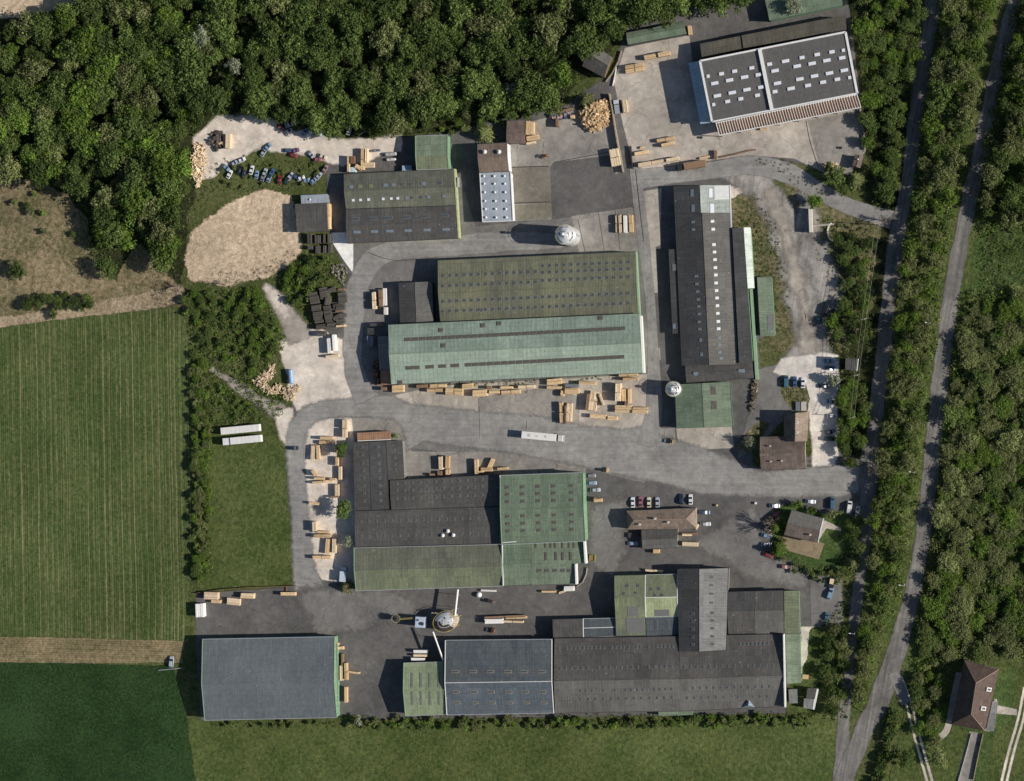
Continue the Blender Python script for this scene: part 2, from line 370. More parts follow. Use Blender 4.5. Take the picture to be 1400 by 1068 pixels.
zone('brown_apron', [(700,229),(752,228),(754,277),(702,279)], pave('brown_slab', .13, tint=(1,.9,.76), dark=.8))
zone('brown_apron', [(702,280.5),(754,278.5),(755,296),(745,300),(703,301)], pave('moss_slab', .14, tint=(1,.93,.72), dark=.8))
zone('concrete_apron', [(782,296),(865,284),(873,343),(792,346)], m_conc2, ring=.5)
zone('dirt_lane', band([(455,205,34),(420,196,26),(380,190,24),(340,185,34),(300,195,44),(275,235,30)]), m_pale, ring=1.5, jit=.8)
zone('dirt_lane', [(268,190),(300,158),(360,160),(395,180),(470,192),(545,188),(545,205),(470,225),(430,212),(360,200),(320,215),(292,240),(268,245)], m_pale, ring=1.5, jit=.7)
zone('woodchip_ground', [(256,350),(264,325),(290,297),(330,274),(365,264),(396,270),(400,290),(404,318),(408,342),(392,360),(362,374),(310,386),(264,381)], m_sand, ring=3, jit=.6)
zone('chalky_ramp', [(453,318),(474,318),(476,332),(483,333),(483,374),(470,356),(456,334)], m_chalk)
zone('gravel_yard', [(380,470),(408,455),(440,452),(478,470),(484,500),(488,525),(520,545),(470,550),(430,553),(405,562),(398,535),(392,500)], m_pale, ring=1.2, jit=.6)
zone('gravel_track', band([(363,392,6),(380,412,14),(398,440,22),(410,464,32)]), m_beige, ring=2, jit=.5)
zone('gravel_track', band([(364,392,4),(378,410,9),(392,432,7)]), m_pale, ring=2, jit=.4)
zone('dirt_lane', band([(290,505,5),(320,525,7),(350,545,9),(380,562,18),(400,590,14)]), m_beige, ring=1.5, jit=.5)
zone('gravel_yard', [(375,565),(400,560),(396,625),(385,600)], m_pale, ring=1.5, jit=.8)
zone('concrete_apron', [(530,543),(600,528),(885,512),(889,578),(880,588),(850,591),(790,584),(740,573),(655,566),(560,556)], m_conc, ring=.4)
zone('stained_apron', [(655,545),(760,530),(790,545),(790,584),(740,573),(656,566)], m_conc2, ring=.8)
zone('concrete_apron', [(480,572),(540,571),(552,582),(560,604),(562,618),(700,618),(770,626),(800,632),(800,648),(556,656),(551,603),(484,606)], m_conc2, ring=.4)
zone('gravel_yard', [(419,582),(430,574),(480,572),(484,606),(486,700),(486,798),(440,792),(430,780),(420,720),(413,640),(413,600)], m_pale, ring=.5, jit=.2)
zone('concrete_apron', [(880,262),(904,258),(902,335),(896,338),(899,400),(893,400),(886,340)], m_conc, ring=.4)
zone('concrete_apron', [(877,440),(884,440),(890,480),(902,476),(903,492),(884,500),(880,510)], m_conc2, ring=.3)
zone('concrete_apron', [(925,586),(1000,584),(1003,612),(929,616)], m_conc, ring=.3)
zone('concrete_apron', [(902,586),(922,586),(925,616),(901,612)], m_conc2, ring=.3)
zone('dirt_patch', [(1000,256),(1015,248),(1030,262),(1028,278),(1003,283)], m_pale, ring=1, jit=.4)
zone('rough_ground', [(1002,275),(1035,262),(1060,300),(1080,370),(1092,430),(1090,470),(1040,480),(1038,462),(1062,458),(1060,378),(1030,376),(1028,312),(1002,310)], m_scrub, ring=1.5, jit=.8)
zone('rough_ground', [(1062,222),(1100,240),(1140,285),(1200,300),(1190,420),(1150,480),(1125,450),(1110,330),(1090,290)], m_scrub, ring=1.5, jit=.8)
zone('gravel_track', band([(1000,238,10),(1030,252,24),(1062,290,30),(1085,350,34),(1100,410,32),(1108,460,34),(1100,500,50)]), m_track, ring=3.5, jit=1.3)
zone('gravel_track', band([(1100,265,18),(1110,330,22),(1130,380,24),(1128,430,22),(1112,460,16)]), m_track, ring=3.5, jit=1.3)
zone('dust_streak', band([(1052,262,4),(1062,285,12),(1072,310,5),(1082,350,3),(1092,395,5)]), m_beige, ring=3.5, jit=.8)
zone('dust_streak', band([(1096,400,3),(1103,440,6),(1104,480,16)]), m_beige, ring=3, jit=.8)
zone('asphalt_yard', [(1036,505),(1085,495),(1100,540),(1080,565),(1045,600),(1010,625),(1020,580),(1036,545)], m_asph2, ring=.8, jit=.3)
zone('chalky_lot', [(1070,492),(1120,484),(1143,488),(1146,540),(1145,600),(1140,636),(1112,640),(1110,580),(1104,540),(1085,516),(1060,508)], m_white, ring=1.2, jit=.5)
zone('rough_ground', [(1068,520),(1100,522),(1106,545),(1104,560),(1080,555),(1070,540)], m_scrub, ring=.8, jit=.3)
zone('rough_ground', [(1005,612),(1040,575),(1052,580),(1038,600),(1038,615),(1020,618)], m_scrub, ring=.8, jit=.3)
zone('asphalt_yard', [(1108,786),(1150,790),(1152,856),(1110,858)], m_asph2, ring=.6)
zone('gravel_yard', [(1096,858),(1112,858),(1110,905),(1096,925)], m_pale, ring=.8, jit=.3)
zone('lawn', [(1062,700),(1080,690),(1130,705),(1150,700),(1178,720),(1165,760),(1140,785),(1105,785),(1075,768),(1058,755)], m_lawn, ring=1.2, jit=.4)
zone('terrace', [(1070.5,732),(1127,743),(1120,765),(1070,751)], pave('brown_terrace', .16, tint=(1,.78,.5), dark=.9, crack=0))
zone('rough_ground', [(1110,860),(1160,860),(1160,985),(1076,985),(1076,945),(1098,930)], m_mead, ring=1, jit=.4)
# roads
zone('works_road', [(1195,630),(1190,668),(1150,675),(1050,676),(960,672),(900,655),(820,640),(798,634),(700,616),(640,608),(580,600),(560,612),(552,582),(540,570),(500,566),(450,568),(430,574),(418,586),(413,604),(414,650),(420,720),(428,780),(440,800),(405,806),(402,720),(397,650),(394,604),(400,578),(415,560),(440,551),(500,546),(530,543),(560,556),(655,566),(740,573),(790,584),(850,591),(884,586),(905,600),(960,616),(1040,648),(1140,640)], m_road, ring=2.2)
zone('worn_patch', [(815,690),(850,690),(850,750),(835,780),(815,770)], m_asph2, ring=5, jit=1)
zone('worn_patch', [(960,740),(1030,700),(1040,760),(1100,790),(1090,800),(1010,775)], m_asph2, ring=5, jit=1)
zone('worn_patch', [(420,815),(520,812),(560,830),(480,850),(440,860)], m_asph2, ring=6, jit=1)
zone('works_road', band([(868,225,14),(873,270,15),(881,340,15),(889,410,12),(893,480,14),(894,560,22),(884,610,26)]), m_lane, ring=.3)
zone('works_road', band([(866,246,26),(920,239,22),(980,232,22),(1025,226,24),(1075,236,26),(1115,258,22),(1160,282,20),(1232,305,24)]), m_road, ring=.5)
zone('works_road', band([(500,546,28),(484,500,22),(484,430,24),(496,375,26),(530,345,26),(600,338,24),(690,330,24),(770,330,16)]), m_road, ring=1.2, jit=.3)
zone('country_road', band([(1278,-40,17.6),(1276,0,17.6),(1265,75,16.7),(1253,150,15.8),(1238,270,15.0),(1229,310,21.1),(1216,400,16.7),(1206,500,17.6),(1194,590,16.7),(1187,650,22.9),(1183,740,11.4),(1174,800,12.3),(1165,870,12.3),(1157,950,12.0),(1153,1000,14.0),(1150,1068,20.0),(1149,1110,20.0)]), m_roadv, ring=.8, jit=.25)
zone('country_road', band([(1395,-40,16.7),(1388,0,16.7),(1362,100,16.7),(1342,200,17.6),(1322,290,17.6),(1301,400,18.5),(1288,500,19.4),(1277,600,19.4),(1266,700,18.5),(1250,800,18.5),(1229,880,23.0),(1205,950,26.0),(1181,1000,22.0),(1153,1068,24.0),(1140,1110,24.0)]), m_roadv, ring=.8, jit=.25)
zone('garden_lawn', [(1245,945),(1310,905),(1370,905),(1410,930),(1410,1130),(1205,1130)], m_mead, ring=1, jit=.4)
zone('garden_lawn', [(1352,925),(1385,915),(1385,980),(1360,1000),(1345,1068),(1320,1068),(1335,1000),(1300,990),(1290,1030),(1280,1010),(1290,975)], m_lawn, ring=1, jit=.4)
for off in (-3.6, 3.6):
    zone('wheel_track', band([(1229+off,925,2),(1243+off,965,2),(1252+off,1000,2),(1266+off,1050,2.5),(1280+off,1100,2.5)]), m_pale, ring=.3)
    zone('wheel_track', band([(1404+off,940,2.2),(1395+off,985,2.2),(1382+off,1030,2.4),(1368+off,1090,2.4)]), m_pale, ring=.3)
zone('drive', band([(1222,920,14),(1230,940,14),(1238,962,12)]), m_lane, ring=.3)
zone('drive', [(1326,1000),(1342,1003),(1330,1066),(1326,1120),(1304,1120),(1310,1055)], m_conc2, ring=.2)
zone('footpath', band([(1278,1012,8),(1291,1003,8),(1297,990,8),(1303,960,9),(1312,920,9)]), m_conc, ring=.2)
zone('footpath', [(1357,965),(1366,965),(1390,970),(1390,978),(1362,975),(1353,1000),(1346,999)], m_conc, ring=.2)
zone('footpath', [(1108,725),(1128,712),(1150,722),(1150,726),(1130,722),(1118,740)], m_conc, ring=.2)
# asphalt repair strips / joints drawn as thin real sheets
m_joint = pave('asphalt_joint', .045, fade=True, crack=0)
for pl in ([(869,232,1.2),(872,262,1.2),(880,330,1.0)], [(848,205,.9),(800,214,.9),(757,222,.9)], [(655,556,.7),(656,600,.5)],
           [(503,345,1),(540,356,.8),(600,352,.6)], [(720,575,.7),(719,590,.6)],
           [(1102,165,.8),(1108,195,.8),(1120,232,.8)], [(790,300,.8),(800,345,.8)], [(818,290,.7),(826,343,.7)], [(841,288,.7),(848,342,.7)]):
    zone('asphalt_seam', band(pl), m_joint)


# ------------------------------------------------------------------ buildings
RM_ = dict(
 villatile=roofm('dark_red_brown_tile', (.062,.042,.036), (.085,.06,.05), .5, seam=.2, pitch=.7, lap=.8, patch=.3),
 olivegrey=roofm('weathered_olive_roof', (.08,.083,.07), (.10,.103,.078), .5),
 olive=roofm('mossy_olive_roof', (.10,.104,.082), (.125,.13,.09), .6),
 mossgreen=roofm('moss_green_roof', (0.109,0.125,0.089), (0.15,0.165,0.085), .6, seam=.12),
 bigolive=roofm('big_olive_roof', (0.098,0.102,0.078), (0.15,0.15,0.08), .5, seam=.22, lap=4),
 green=roofm('green_metal_roof', (0.116,0.152,0.107), (0.166,0.199,0.14), .5, seam=.2, pitch=1.0),
 green2=roofm('mid_green_roof', (0.101,0.137,0.095), (0.115,0.148,0.106), .5, seam=.2, pitch=1.0),
 lightgreen=roofm('light_green_roof', (0.17,0.205,0.13), (0.20,0.235,0.14), .5, seam=.15, pitch=1.2),
 teal=roofm('pale_teal_roof', (.24,.305,.25), (.19,.225,.175), .55, seam=.22, pitch=1.8, lap=1.8, patch=.2),
 tealdk=roofm('teal_roof', (0.159,0.207,0.168), (0.187,0.242,0.197), .5, seam=.22, pitch=1.8, lap=1.8, patch=.2),
 dark=roofm('dark_grey_roof', (0.062,0.06,0.058), (0.085,0.08,0.072), .5, seam=.16),
 dark2=roofm('charcoal_roof', (0.047,0.047,0.049), (0.06,0.06,0.058), .5, seam=.16),
 grey=roofm('mid_grey_roof', (0.092,0.09,0.086), (0.12,0.115,0.1), .5, seam=.16),
 lgrey=roofm('light_grey_roof', (0.14,0.142,0.142), (0.17,0.17,0.16), .5, seam=.15),
 slate=roofm('slate_blue_roof', (.092,.108,.116), (.105,.118,.12), .4, seam=.14, pitch=1.0, rough=.55, patch=.08),
 navy=roofm('blue_grey_roof', (0.075,0.092,0.11), (0.09,0.1,0.11), .5, seam=.22, pitch=1.0, rough=.55),
 navydk=roofm('dark_blue_grey_roof', (0.062,0.074,0.084), (0.08,0.088,0.088), .5, seam=.22, pitch=1.0, rough=.6),
 brown=roofm('brown_tile_roof', (0.13,0.098,0.078), (0.17,0.13,0.1), .5, seam=.16, pitch=.8, lap=.9),
 tile=roofm('old_tile_roof', (0.1,0.078,0.066), (0.15,0.12,0.1), .5, seam=.22, pitch=.7, lap=.8, patch=.4),
 hiptile=roofm('reddish_tile_roof', (0.15,0.115,0.092), (0.19,0.15,0.12), .5, seam=.22, pitch=.7, lap=.8, patch=.35),
 redtile=roofm('brown_plain_tile', (0.12,0.09,0.075), (0.15,0.12,0.1), .4, seam=.2, pitch=.8, lap=.8, patch=.15),
 white=roofm('white_metal_roof', (.25,.28,.32), (.22,.25,.28), .4, seam=.06, pitch=1.0, patch=.12),
 palegreen=roofm('pale_grey_green_sheet', (0.24,0.27,0.25), (0.3,0.32,0.3), .5, seam=.15, pitch=2),
 whitegreen=roofm('whitish_green_sheet', (0.485,0.53,0.485), (0.414,0.466,0.414), .5, seam=.1),
 yellowg=roofm('yellow_green_roof', (0.256,0.288,0.166), (0.216,0.248,0.151), .5, seam=.15),
 tar=roofm('tar_felt_roof', (0.088,0.086,0.084), (0.065,0.064,0.063), .5, seam=.06, pitch=6, lap=6, patch=.05),
 bluelean=roofm('blue_sheet_roof', (0.28,0.36,0.42), None, seam=.12, pitch=1.5, patch=.1),
 rust=roofm('rusty_sheet_roof', (.24,.135,.085), (.30,.18,.12), .6, seam=.4, pitch=.8),
 slats=roofm('dark_brown_sheet', (0.07,0.065,0.055), (0.09,0.085,0.06), .5, seam=.3, pitch=1.0),
)
def wallm(name, c): 
    m = N(name, .7, .3); p = m.pos(); x, y, z = m.sep(p)
    s1 = m.ma('SINE', m.ma('MULTIPLY', m.ma('ADD', x, y), 12.0)); a = m.noise(m.map(p, (1, 1, .15)), 1.2, 4, .6)
    m.col(m.mul(c, m.ma('MULTIPLY', m.rmp(a, .25, .75, .7, 1.2), m.rmp(s1, -1, 1, .85, 1.08)))); m.bump(s1, .3, .05); return m.m
WM = dict(green=wallm('green_cladding', (.20,.34,.22)), grey=wallm('grey_cladding', (.22,.22,.21)), white=wallm('white_wall', (.75,.76,.78)),
          cream=wallm('cream_render', (.5,.46,.38)), yellow=wallm('pale_yellow_cladding', (.42,.46,.27)), blue=wallm('blue_cladding', (.2,.28,.36)), brown=wallm('wood_wall', (.2,.14,.09)),
          dark=wallm('dark_cladding', (.08,.08,.08)))
M_white = plain('white_trim', (.75,.75,.74), .5, .3, .12); M_dark = plain('dark_trim', (.05,.05,.05)); M_green = plain('green_trim', (.25,.36,.24))
M_glass = plain('dark_glass', (.07,.085,.10), .5, .3, .3); M_glassl = plain('pale_skylight', (.72,.76,.82), .35, .5, .1)
M_glassb = plain('blue_tinted_skylight', (.17,.22,.27), .55, .25, .3); M_glasso = plain('brown_skylight', (.105,.096,.082), .6, .3, .35, sc_=.8)
M_glassy = plain('yellowed_skylight', (.2,.2,.10), .5, .3, .3); M_frame = plain('skylight_frame', (.16,.165,.16), .6); M_framel = plain('tan_frame', (.33,.28,.2)); M_met = plain('galvanised_metal', (.5,.52,.54), .4, .5, .2, .3)
M_slab = plain('curb_concrete', (.36,.33,.29)); M_rustm = plain('rusty_steel', (.22,.12,.07), .8)

M_chim = plain('chimney_render', (.55,.5,.45), .9)
class Slope:
    """planar roof piece; pts world, first edge = along ridge/eave direction"""
    def __init__(s, pts, mat):
        s.pts = [Vector(p) for p in pts]; s.mat = mat
        n = Vector((0, 0, 0))
        for i in range(len(s.pts)):
            a, b = s.pts[i], s.pts[(i+1) % len(s.pts)]; n += a.cross(b)
        s.n = n.normalized()
        if s.n.z < 0: s.n = -s.n; s.pts = s.pts[::-1]
        s.u = None
    def setu(s, d):
        d = Vector(d); s.u = (d-s.n*d.dot(s.n)).normalized(); s.v = s.n.cross(s.u); return s
    def hit(s, px, py):
        d = ray(px, py); k = d.dot(s.n)
        t = (s.pts[0]-CP).dot(s.n)/k; q = CP+d*t
        ins = True
        for i in range(len(s.pts)):
            a, b = s.pts[i], s.pts[(i+1) % len(s.pts)]
            e = (b.xy-a.xy); w_ = q.xy-a.xy
            if e.x*w_.y-e.y*w_.x < -0.15*e.length: ins = False
        return q, ins
def lerp(a, b, t): return tuple(x+(y-x)*t for x, y in zip(a, b))

class Building:
    def __init__(s, name, label, cat, c, group=None):
        b = P(c[0], c[1], 0); s.e = empty(name, (b.x, b.y, 0), 0, label, cat, group); s.slopes = []; s.cache = {}; s.cnt = {}
    def walls(s, ring, mat, name='wall', inset=.25, low=0.0):
        """ring: world points (x,y,ztop) ccw-ish"""
        c = Vector((sum(p[0] for p in ring)/len(ring), sum(p[1] for p in ring)/len(ring)))
        m = MB(); r2 = []
        for p in ring:
            d = (Vector((p[0], p[1]))-c); L = d.length; k = (L-inset*1.4)/L if L else 1
            q = c+d*k; r2.append((q.x, q.y, p[2]-.12))
        n = len(r2)
        for i in range(n):
            a, b = r2[i], r2[(i+1) % n]
            m.poly([(a[0], a[1], low), (b[0], b[1], low), b, a])
        m.poly([(p[0], p[1], min(q[2] for q in r2)-.05) for p in r2])
        return m.build(name, WM[mat], s.e)
    def roofpiece(s, sl, th=.14, name='roof'):
        m = MB(); pts = sl.pts; o = pts[0]
        def uv(p): d = p-o; return (d.dot(sl.u)+o.x*.7, d.dot(sl.v)+o.y*.7)
        m.poly(pts, [uv(p) for p in pts])
        low = [p-Vector((0, 0, th)) for p in pts]; m.poly(low[::-1])
        for i in range(len(pts)):
            j = (i+1) % len(pts); m.poly([pts[j], pts[i], low[i], low[j]], tone=.5)
        s.slopes.append(sl); sl.ob = m.build(name, RM_[sl.mat], s.e); return sl.ob
    def gable(s, q, eave, ridge=None, axis='h', mats=('dark', 'dark'), t=.5, wall='grey', trim=None, wallk=True):
        """q: TL,TR,BR,BL photo px as seen at eave height. axis h: ridge runs left-right."""
        W = [P(x, y, eave) for x, y in q]
        if axis == 'v': W = [W[1], W[2], W[3], W[0]]     # turn so that ridge runs W0->W1 direction
        TL, TR, BR, BL = W
        if ridge is None:
            sl = Slope([TL, TR, BR, BL], mats[0]).setu(TR-TL); s.roofpiece(sl)
            if wallk: s.walls([TL, TR, BR, BL], wall)
            s.last = (TL, TR, BR, BL, None, None); return s
        if isinstance(ridge, tuple):       # mono pitch: heights at TL/TR side and at BL/BR side
            h0, h1 = ridge
            Q = [P(q[i][0], q[i][1], (h0, h0, h1, h1)[i] if axis == 'h' else (h0, h1, h1, h0)[i]) for i in range(4)]
            sl = Slope(Q, mats[0]).setu((Q[1]-Q[0]) if axis == 'h' else (Q[3]-Q[0])); s.roofpiece(sl)
            if wallk: s.walls(Q, wall)
            s.last = (*Q, None, None); return s
        R1 = TL.lerp(BL, t); R2 = TR.lerp(BR, t); R1.z = R2.z = ridge
        s.roofpiece(Slope([TL, TR, R2, R1], mats[0]).setu(TR-TL)); s.roofpiece(Slope([R1, R2, BR, BL], mats[1]).setu(TR-TL))
        if wallk: s.walls([TL, R1, BL, BR, R2, TR], wall)
        s.last = (TL, TR, BR, BL, R1, R2)
        s.beam(R1, R2, .22, .1, 'ridge_cap', RM_[mats[0]] if trim != 'white' else M_white)
        if trim:
            mt = {'white': M_white, 'green': M_green, 'dark': M_dark}[trim]
            for a, b in ((TL, R1), (R1, BL), (TR, R2), (R2, BR)): s.beam(a, b, .3, .14, 'verge', mt)
        s.beam(TL, TR, .2, .06, 'gutter', M_met if trim else M_dark); s.beam(BL, BR, .2, .06, 'gutter', M_met if trim else M_dark)
        return s
    def beam(s, a, b, w_, up, name, mat, down=.2):
        a = Vector(a); b = Vector(b); d = (b-a); L = d.length; d.normalize(); side = Vector((0, 0, 1)).cross(d).normalized()*w_/2
        U = Vector((0, 0, up)); D = Vector((0, 0, -down)); m = MB()
        A = [a-side+D, a+side+D, a+side+U, a-side+U]; B = [b-side+D, b+side+D, b+side+U, b-side+U]
        for i in range(4): m.poly([A[i], B[i], B[(i+1) % 4], A[(i+1) % 4]])
        m.poly(A[::-1]); m.poly(B); return m.build(name, mat, s.e)
    def trimpx(s, p1, p2, h, w_=.4, up=.3, name='parapet', mat=None, down=.6): return s.beam(P(*p1, h), P(*p2, h), w_, up, name, mat or M_white, down)
    def sky(s, px, py, w_, l_, pane=None, frame=None, name='skylight', hgt=.12, border=.18):
        """w_ along ridge dir, l_ down slope, photo px"""
        best = None
        for sl in reversed(s.slopes):
            q, ins = sl.hit(px, py)
            if ins: best = (sl, q); break
        if not best: return None
        sl, q = best; pane = pane or M_glass; frame = frame or M_frame
        key = (round(w_, 1), round(l_, 1), pane.name, frame.name, hgt, name)
        s.cnt[name] = s.cnt.get(name, 0)+1
        Mx = Matrix((sl.u, sl.v, sl.n)).transposed().to_4x4()
        if s.cnt[name] > 100:
            s.over = getattr(s, 'over', MB()); Mx.translation = q
            s.over.box(Mx, w_*S, l_*S, 0, hgt, mi=1); s.over.box(Mx, w_*S-border*2, l_*S-border*2, hgt, hgt+.03); s.ovm = getattr(s, 'ovm', (pane, frame)); return None
        if key not in s.cache:
            m = MB(); I = Matrix.Identity(4); sx, sy = w_*S, l_*S
            m.box(I, sx, sy, -.05, hgt, mi=1); m.box(I, max(sx-border*2, sx*.5), max(sy-border*2, sy*.5), hgt-.01, hgt+.04, mi=0)
            s.cache[key] = m.mesh(name, [pane, frame])
        o = link(name, s.cache[key], s.e); Mx.translation = q-Vector(s.e.location); o.matrix_local = Mx
        return o
    def done(s):
        if hasattr(s, 'over'): o = s.over.build('skylight', list(s.ovm), s.e); o['kind'] = 'stuff'
    def door(s, px, py, h, w_, hh, mat=None, d=(0, 0.0), name='roller_door', face='e'):
        p = P(px, py, 0); m = MB(); Mx = Matrix.Translation((p.x, p.y, 0))
        if face == 'e': m.box(Mx, .12, w_, 0.05, hh)
        else: m.box(Mx, w_, .12, 0.05, hh)
        return m.build(name, mat or M_met, s.e)
    def vent(s, px, py, r=.5, h=1.0, name='roof_vent', mat=None, conical=True):
        for sl in reversed(s.slopes):
            q, ins = sl.hit(px, py)
            if ins: break
        if name == 'chimney':
            m = MB(); m.box(Matrix.Identity(4), r*1.5, r*1.2, -1.2, h*.85); m.box(Matrix.Identity(4), r*1.8, r*1.5, h*.85, h); m.tube((0, 0, h), (0, 0, h+.3), r*.3, r*.25, 8)
            o = link(name, m.mesh(name, M_chim), sl.ob); o.location = q-Vector(s.e.location); return o
        key = ('vent', r, h)
        if key not in s.cache:
            m = MB(); m.lathe([(r*.55, -.3), (r*.55, h*.6), (r, h*.62), (r*.95, h*.75), (r*.2, h), (0, h)], 12); s.cache[key] = m.mesh(name, mat or M_white)
        o = link(name, s.cache[key], s.e); o.location = q-Vector(s.e.location); return o

# north workshop
b = Building('workshop_hall', 'workshop hall, two mossy olive slopes above two dark slopes, west of the silver roof', 'hall', (548, 282))
b.gable([(470,238),(620,231),(623,281),(473,286)], 4.2, 5.4, 'h', ('olivegrey','olive'), wall='yellow')
b.gable([(473,286.3),(623,281.3),(626,326),(475,333)], 4.2, 5.6, 'h', ('dark','dark'), wall='yellow')
b.trimpx((621.5,231),(627.5,326),3.4,.5,.6,'side_wall_panel',WM['yellow'],3.0)
for x, k in ((480,M_glassb),(492,M_glassy),(507,M_glassy),(527,M_glassb),(538,M_glassb),(551,M_glasso),(563,M_glasso),(579,M_glassb),(602,M_glass)): b.sky(x, 255.5-(x-480)*.045, 6.5, 5, k)
for x, k in ((483,M_glassl),(493,M_glassl),(504,M_glassl),(524,M_glassl),(535,M_glassl),(544,M_glassl),(556,M_glassb),(564,M_glasso),(576,M_glass),(586,M_glassb),(607,M_glassb)): b.sky(x, 274-(x-480)*.045, 5, 4.5, k)
for x in (486,510,531,556,582,608): b.sky(x, 300-(x-480)*.04, 12, 4.5, M_glass); b.sky(x+2, 317.5-(x-480)*.03, 11, 4, M_glassb)
b.door(628, 250, 0, 4, 3.6); b.done()
b = Building('workshop_annex', 'square sage green gabled annex north of the two-tone workshop hall', 'shed', (590, 208))
b.gable([(568,186),(612,184.5),(613.5,231),(570,232.5)], 5.4, 6.5, 'h', ('green','mossgreen'), t=.6, wall='green', trim='green'); b.done()
# office
b = Building('office_building', 'office building with brown tiled top end and flat silver roof dotted with eighteen vents', 'building', (678, 250))
b.gable([(656,236),(698,235.5),(701.5,302),(660,303.5)], 5.0, None, 'h', ('white',), wall='white')
b.gable([(652.5,197),(693.5,195),(696,234),(655.5,236.5)], 7.0, 8.3, 'h', ('redtile','brown'), wall='white')
for p, q in (((656,236),(660,303.5)),((698,235.5),(701.5,302)),((660,303.5),(701.5,302))): b.trimpx(p, q, 5.05, .3, .2)
for x in (662,676,690):
    for j, y in enumerate((241,251.5,263,275,286,297.5)): b.vent(x+(y-241)*.05, y, .5, .9)
b.vent(663.5,208,.9,1.6); b.vent(683,208,.9,1.6); b.done()
b = Building('brick_shed', 'small dark brown roofed shed beside yellow timber at the wood edge', 'shed', (705, 180))
b.gable([(693,165),(717,164),(717.5,197),(692.5,196)], 4.0, 4.7, 'h', ('tile','redtile'), wall='brown', t=.6); b.done()
b = Building('chip_shed', 'charcoal flat roofed shed east of the woodchip ground with a white lean-to', 'shed', (428, 297))
b.gable([(403,279),(447,277.5),(448.5,316),(406,318)], 4.2, (4.0,4.5), 'h', ('dark',), wall='dark')
b.gable([(411,267),(448,265.5),(449,277),(412,278.6)], 3.6, (3.2,3.8), 'h', ('white',), wall='grey')
b.vent(424,273,.4,.6); b.done()
# main hall
b = Building('main_timber_hall', 'largest hall of the site, olive dotted north roof joined to a pale teal south roof', 'hall', (705, 440))
b.gable([(598.5,356),(869,344),(873,429),(602,441)], 6.4, 8.2, 'h', ('bigolive','bigolive'), t=.54, wall='green')
b.gable([(531,444),(874,428.5),(878.5,510),(535,526)], 8.2, 9.8, 'h', ('tealdk','teal'), t=.5, wall='green')
b.trimpx((869,344),(874,429),5.6,.6,.4,'side_wall_panel',M_green,3); b.trimpx((876,432),(880,510),6.8,.8,.4,'side_wall_panel',M_white,3)
for c in range(27):
    x = 606+c*9.75; k = (x-606)*-.044
    for y in ([377,391] if c < 14 else [367.5+2,378.5,389.5])+[412,425.5]: b.sky(x, y+k, 4.4, 5.2, M_glass, M_frame, border=.22)
for i in range(30):
    x = 557+i*10.1; b.sky(x, 464.2-(x-557)*.0515, 9.6, 5, M_glasso, M_glasso, 'roof_light_strip', .06)
for i in range(22):
    x = 640+i*9.95; b.sky(x, 498.8-(x-640)*.0515, 9.4, 5, M_glasso, M_glasso, 'roof_light_strip', .06)
for x, w_ in ((564,20),(587.5,12),(604.5,11),(622,12)): b.sky(x, 502.8-(x-564)*.052, w_, 5, M_glasso, M_glasso, 'roof_light_strip', .06)
for x, y in ((660.5,445),(682.5,442.3),(821.5,434.8),(603,451.5),(606.5,472.5),(547.5,523)): b.sky(x, y, 6.5, 6, M_glasso, M_frame, 'roof_hatch', .25)
b.sky(658.5,424,4,5,M_glassl); b.done()
b = Building('dark_store', 'charcoal twin slope shed tucked against the west end of the largest hall', 'shed', (570, 415))
b.gable([(545,387),(591,385),(593,442),(547.5,443.5)], 4.6, 5.4, 'v', ('grey','dark2'), wall='dark'); b.done()
b = Building('narrow_lean_to', 'narrow grey lean-to at the west gable of the teal roof', 'shed', (524, 482))
b.gable([(516.5,460),(530,459.5),(532,505),(518.5,506)], 4.0, (3.6,4.4), 'v', ('lgrey',), wall='dark'); b.done()
b = Building('rack_shelter', 'small dark rusty open shelter at the south-west corner of the teal hall', 'shed', (525, 516))
b.gable([(520,506),(533,505),(534,526),(521,527)], 3.6, (3.2,3.8), 'v', ('rust',), wall='brown'); b.done()
# east long building
b = Building('long_sawmill', 'long north-south sawmill building with charcoal west slope and grey east slope lined with white skylights', 'hall', (970, 380))
b.gable([(914,341),(927,340),(934,455),(919.5,456.5)], 3.4, (3.3,3.6), 'v', ('dark2',), wall='dark')
b.gable([(1001,312),(1016.5,311.5),(1029.5,494),(1010.5,497)], 4.6, (5.0,4.6), 'v', ('dark2',), wall='green')
b.gable([(1016.8,311),(1026.2,311),(1031.5,394),(1022,394.5)], 4.0, (4.5,3.6), 'v', ('whitegreen',), wall='green')
b.gable([(921,255),(998,253),(999.5,291),(923,292)], 4.0, 6.2, 'v', ('palegreen','dark2'), t=.52, wall='white')
b.gable([(923,292.3),(999.5,291.3),(1009,498),(932.5,500)], 4.0, 6.2, 'v', ('grey','dark2'), t=.50, wall='grey')
b.gable([(937,500.3),(1029,494.3),(1030.5,517),(938.5,523.5)], 4.0, 4.9, 'h', ('dark','dark'), wall='green')
b.trimpx((1027,395),(1035,519),2.4,1.2,.3,'side_wall_panel',M_green,2.2)
b.trimpx((998,253),(1000,311),3.8,.35,.35,'parapet',M_white)
zz = [(974,302.6),(975,313.5),(976,334.5),(976.8,344.7),(977.5,355),(978,366),(978.6,376),(979,387),(979.6,397.4),(980.2,407.5),(980.8,418),(981.3,428.5),(982,439.5),(982.5,449.5)]
for x, y in zz: b.sky(x, y, 3.6, 4.6, M_glassl, M_white)
for x, y in ((983.3,461.7),(983.4,471.5),(984,481.8),(985.8,490)): b.sky(x, y, 4, 5, M_glassb)
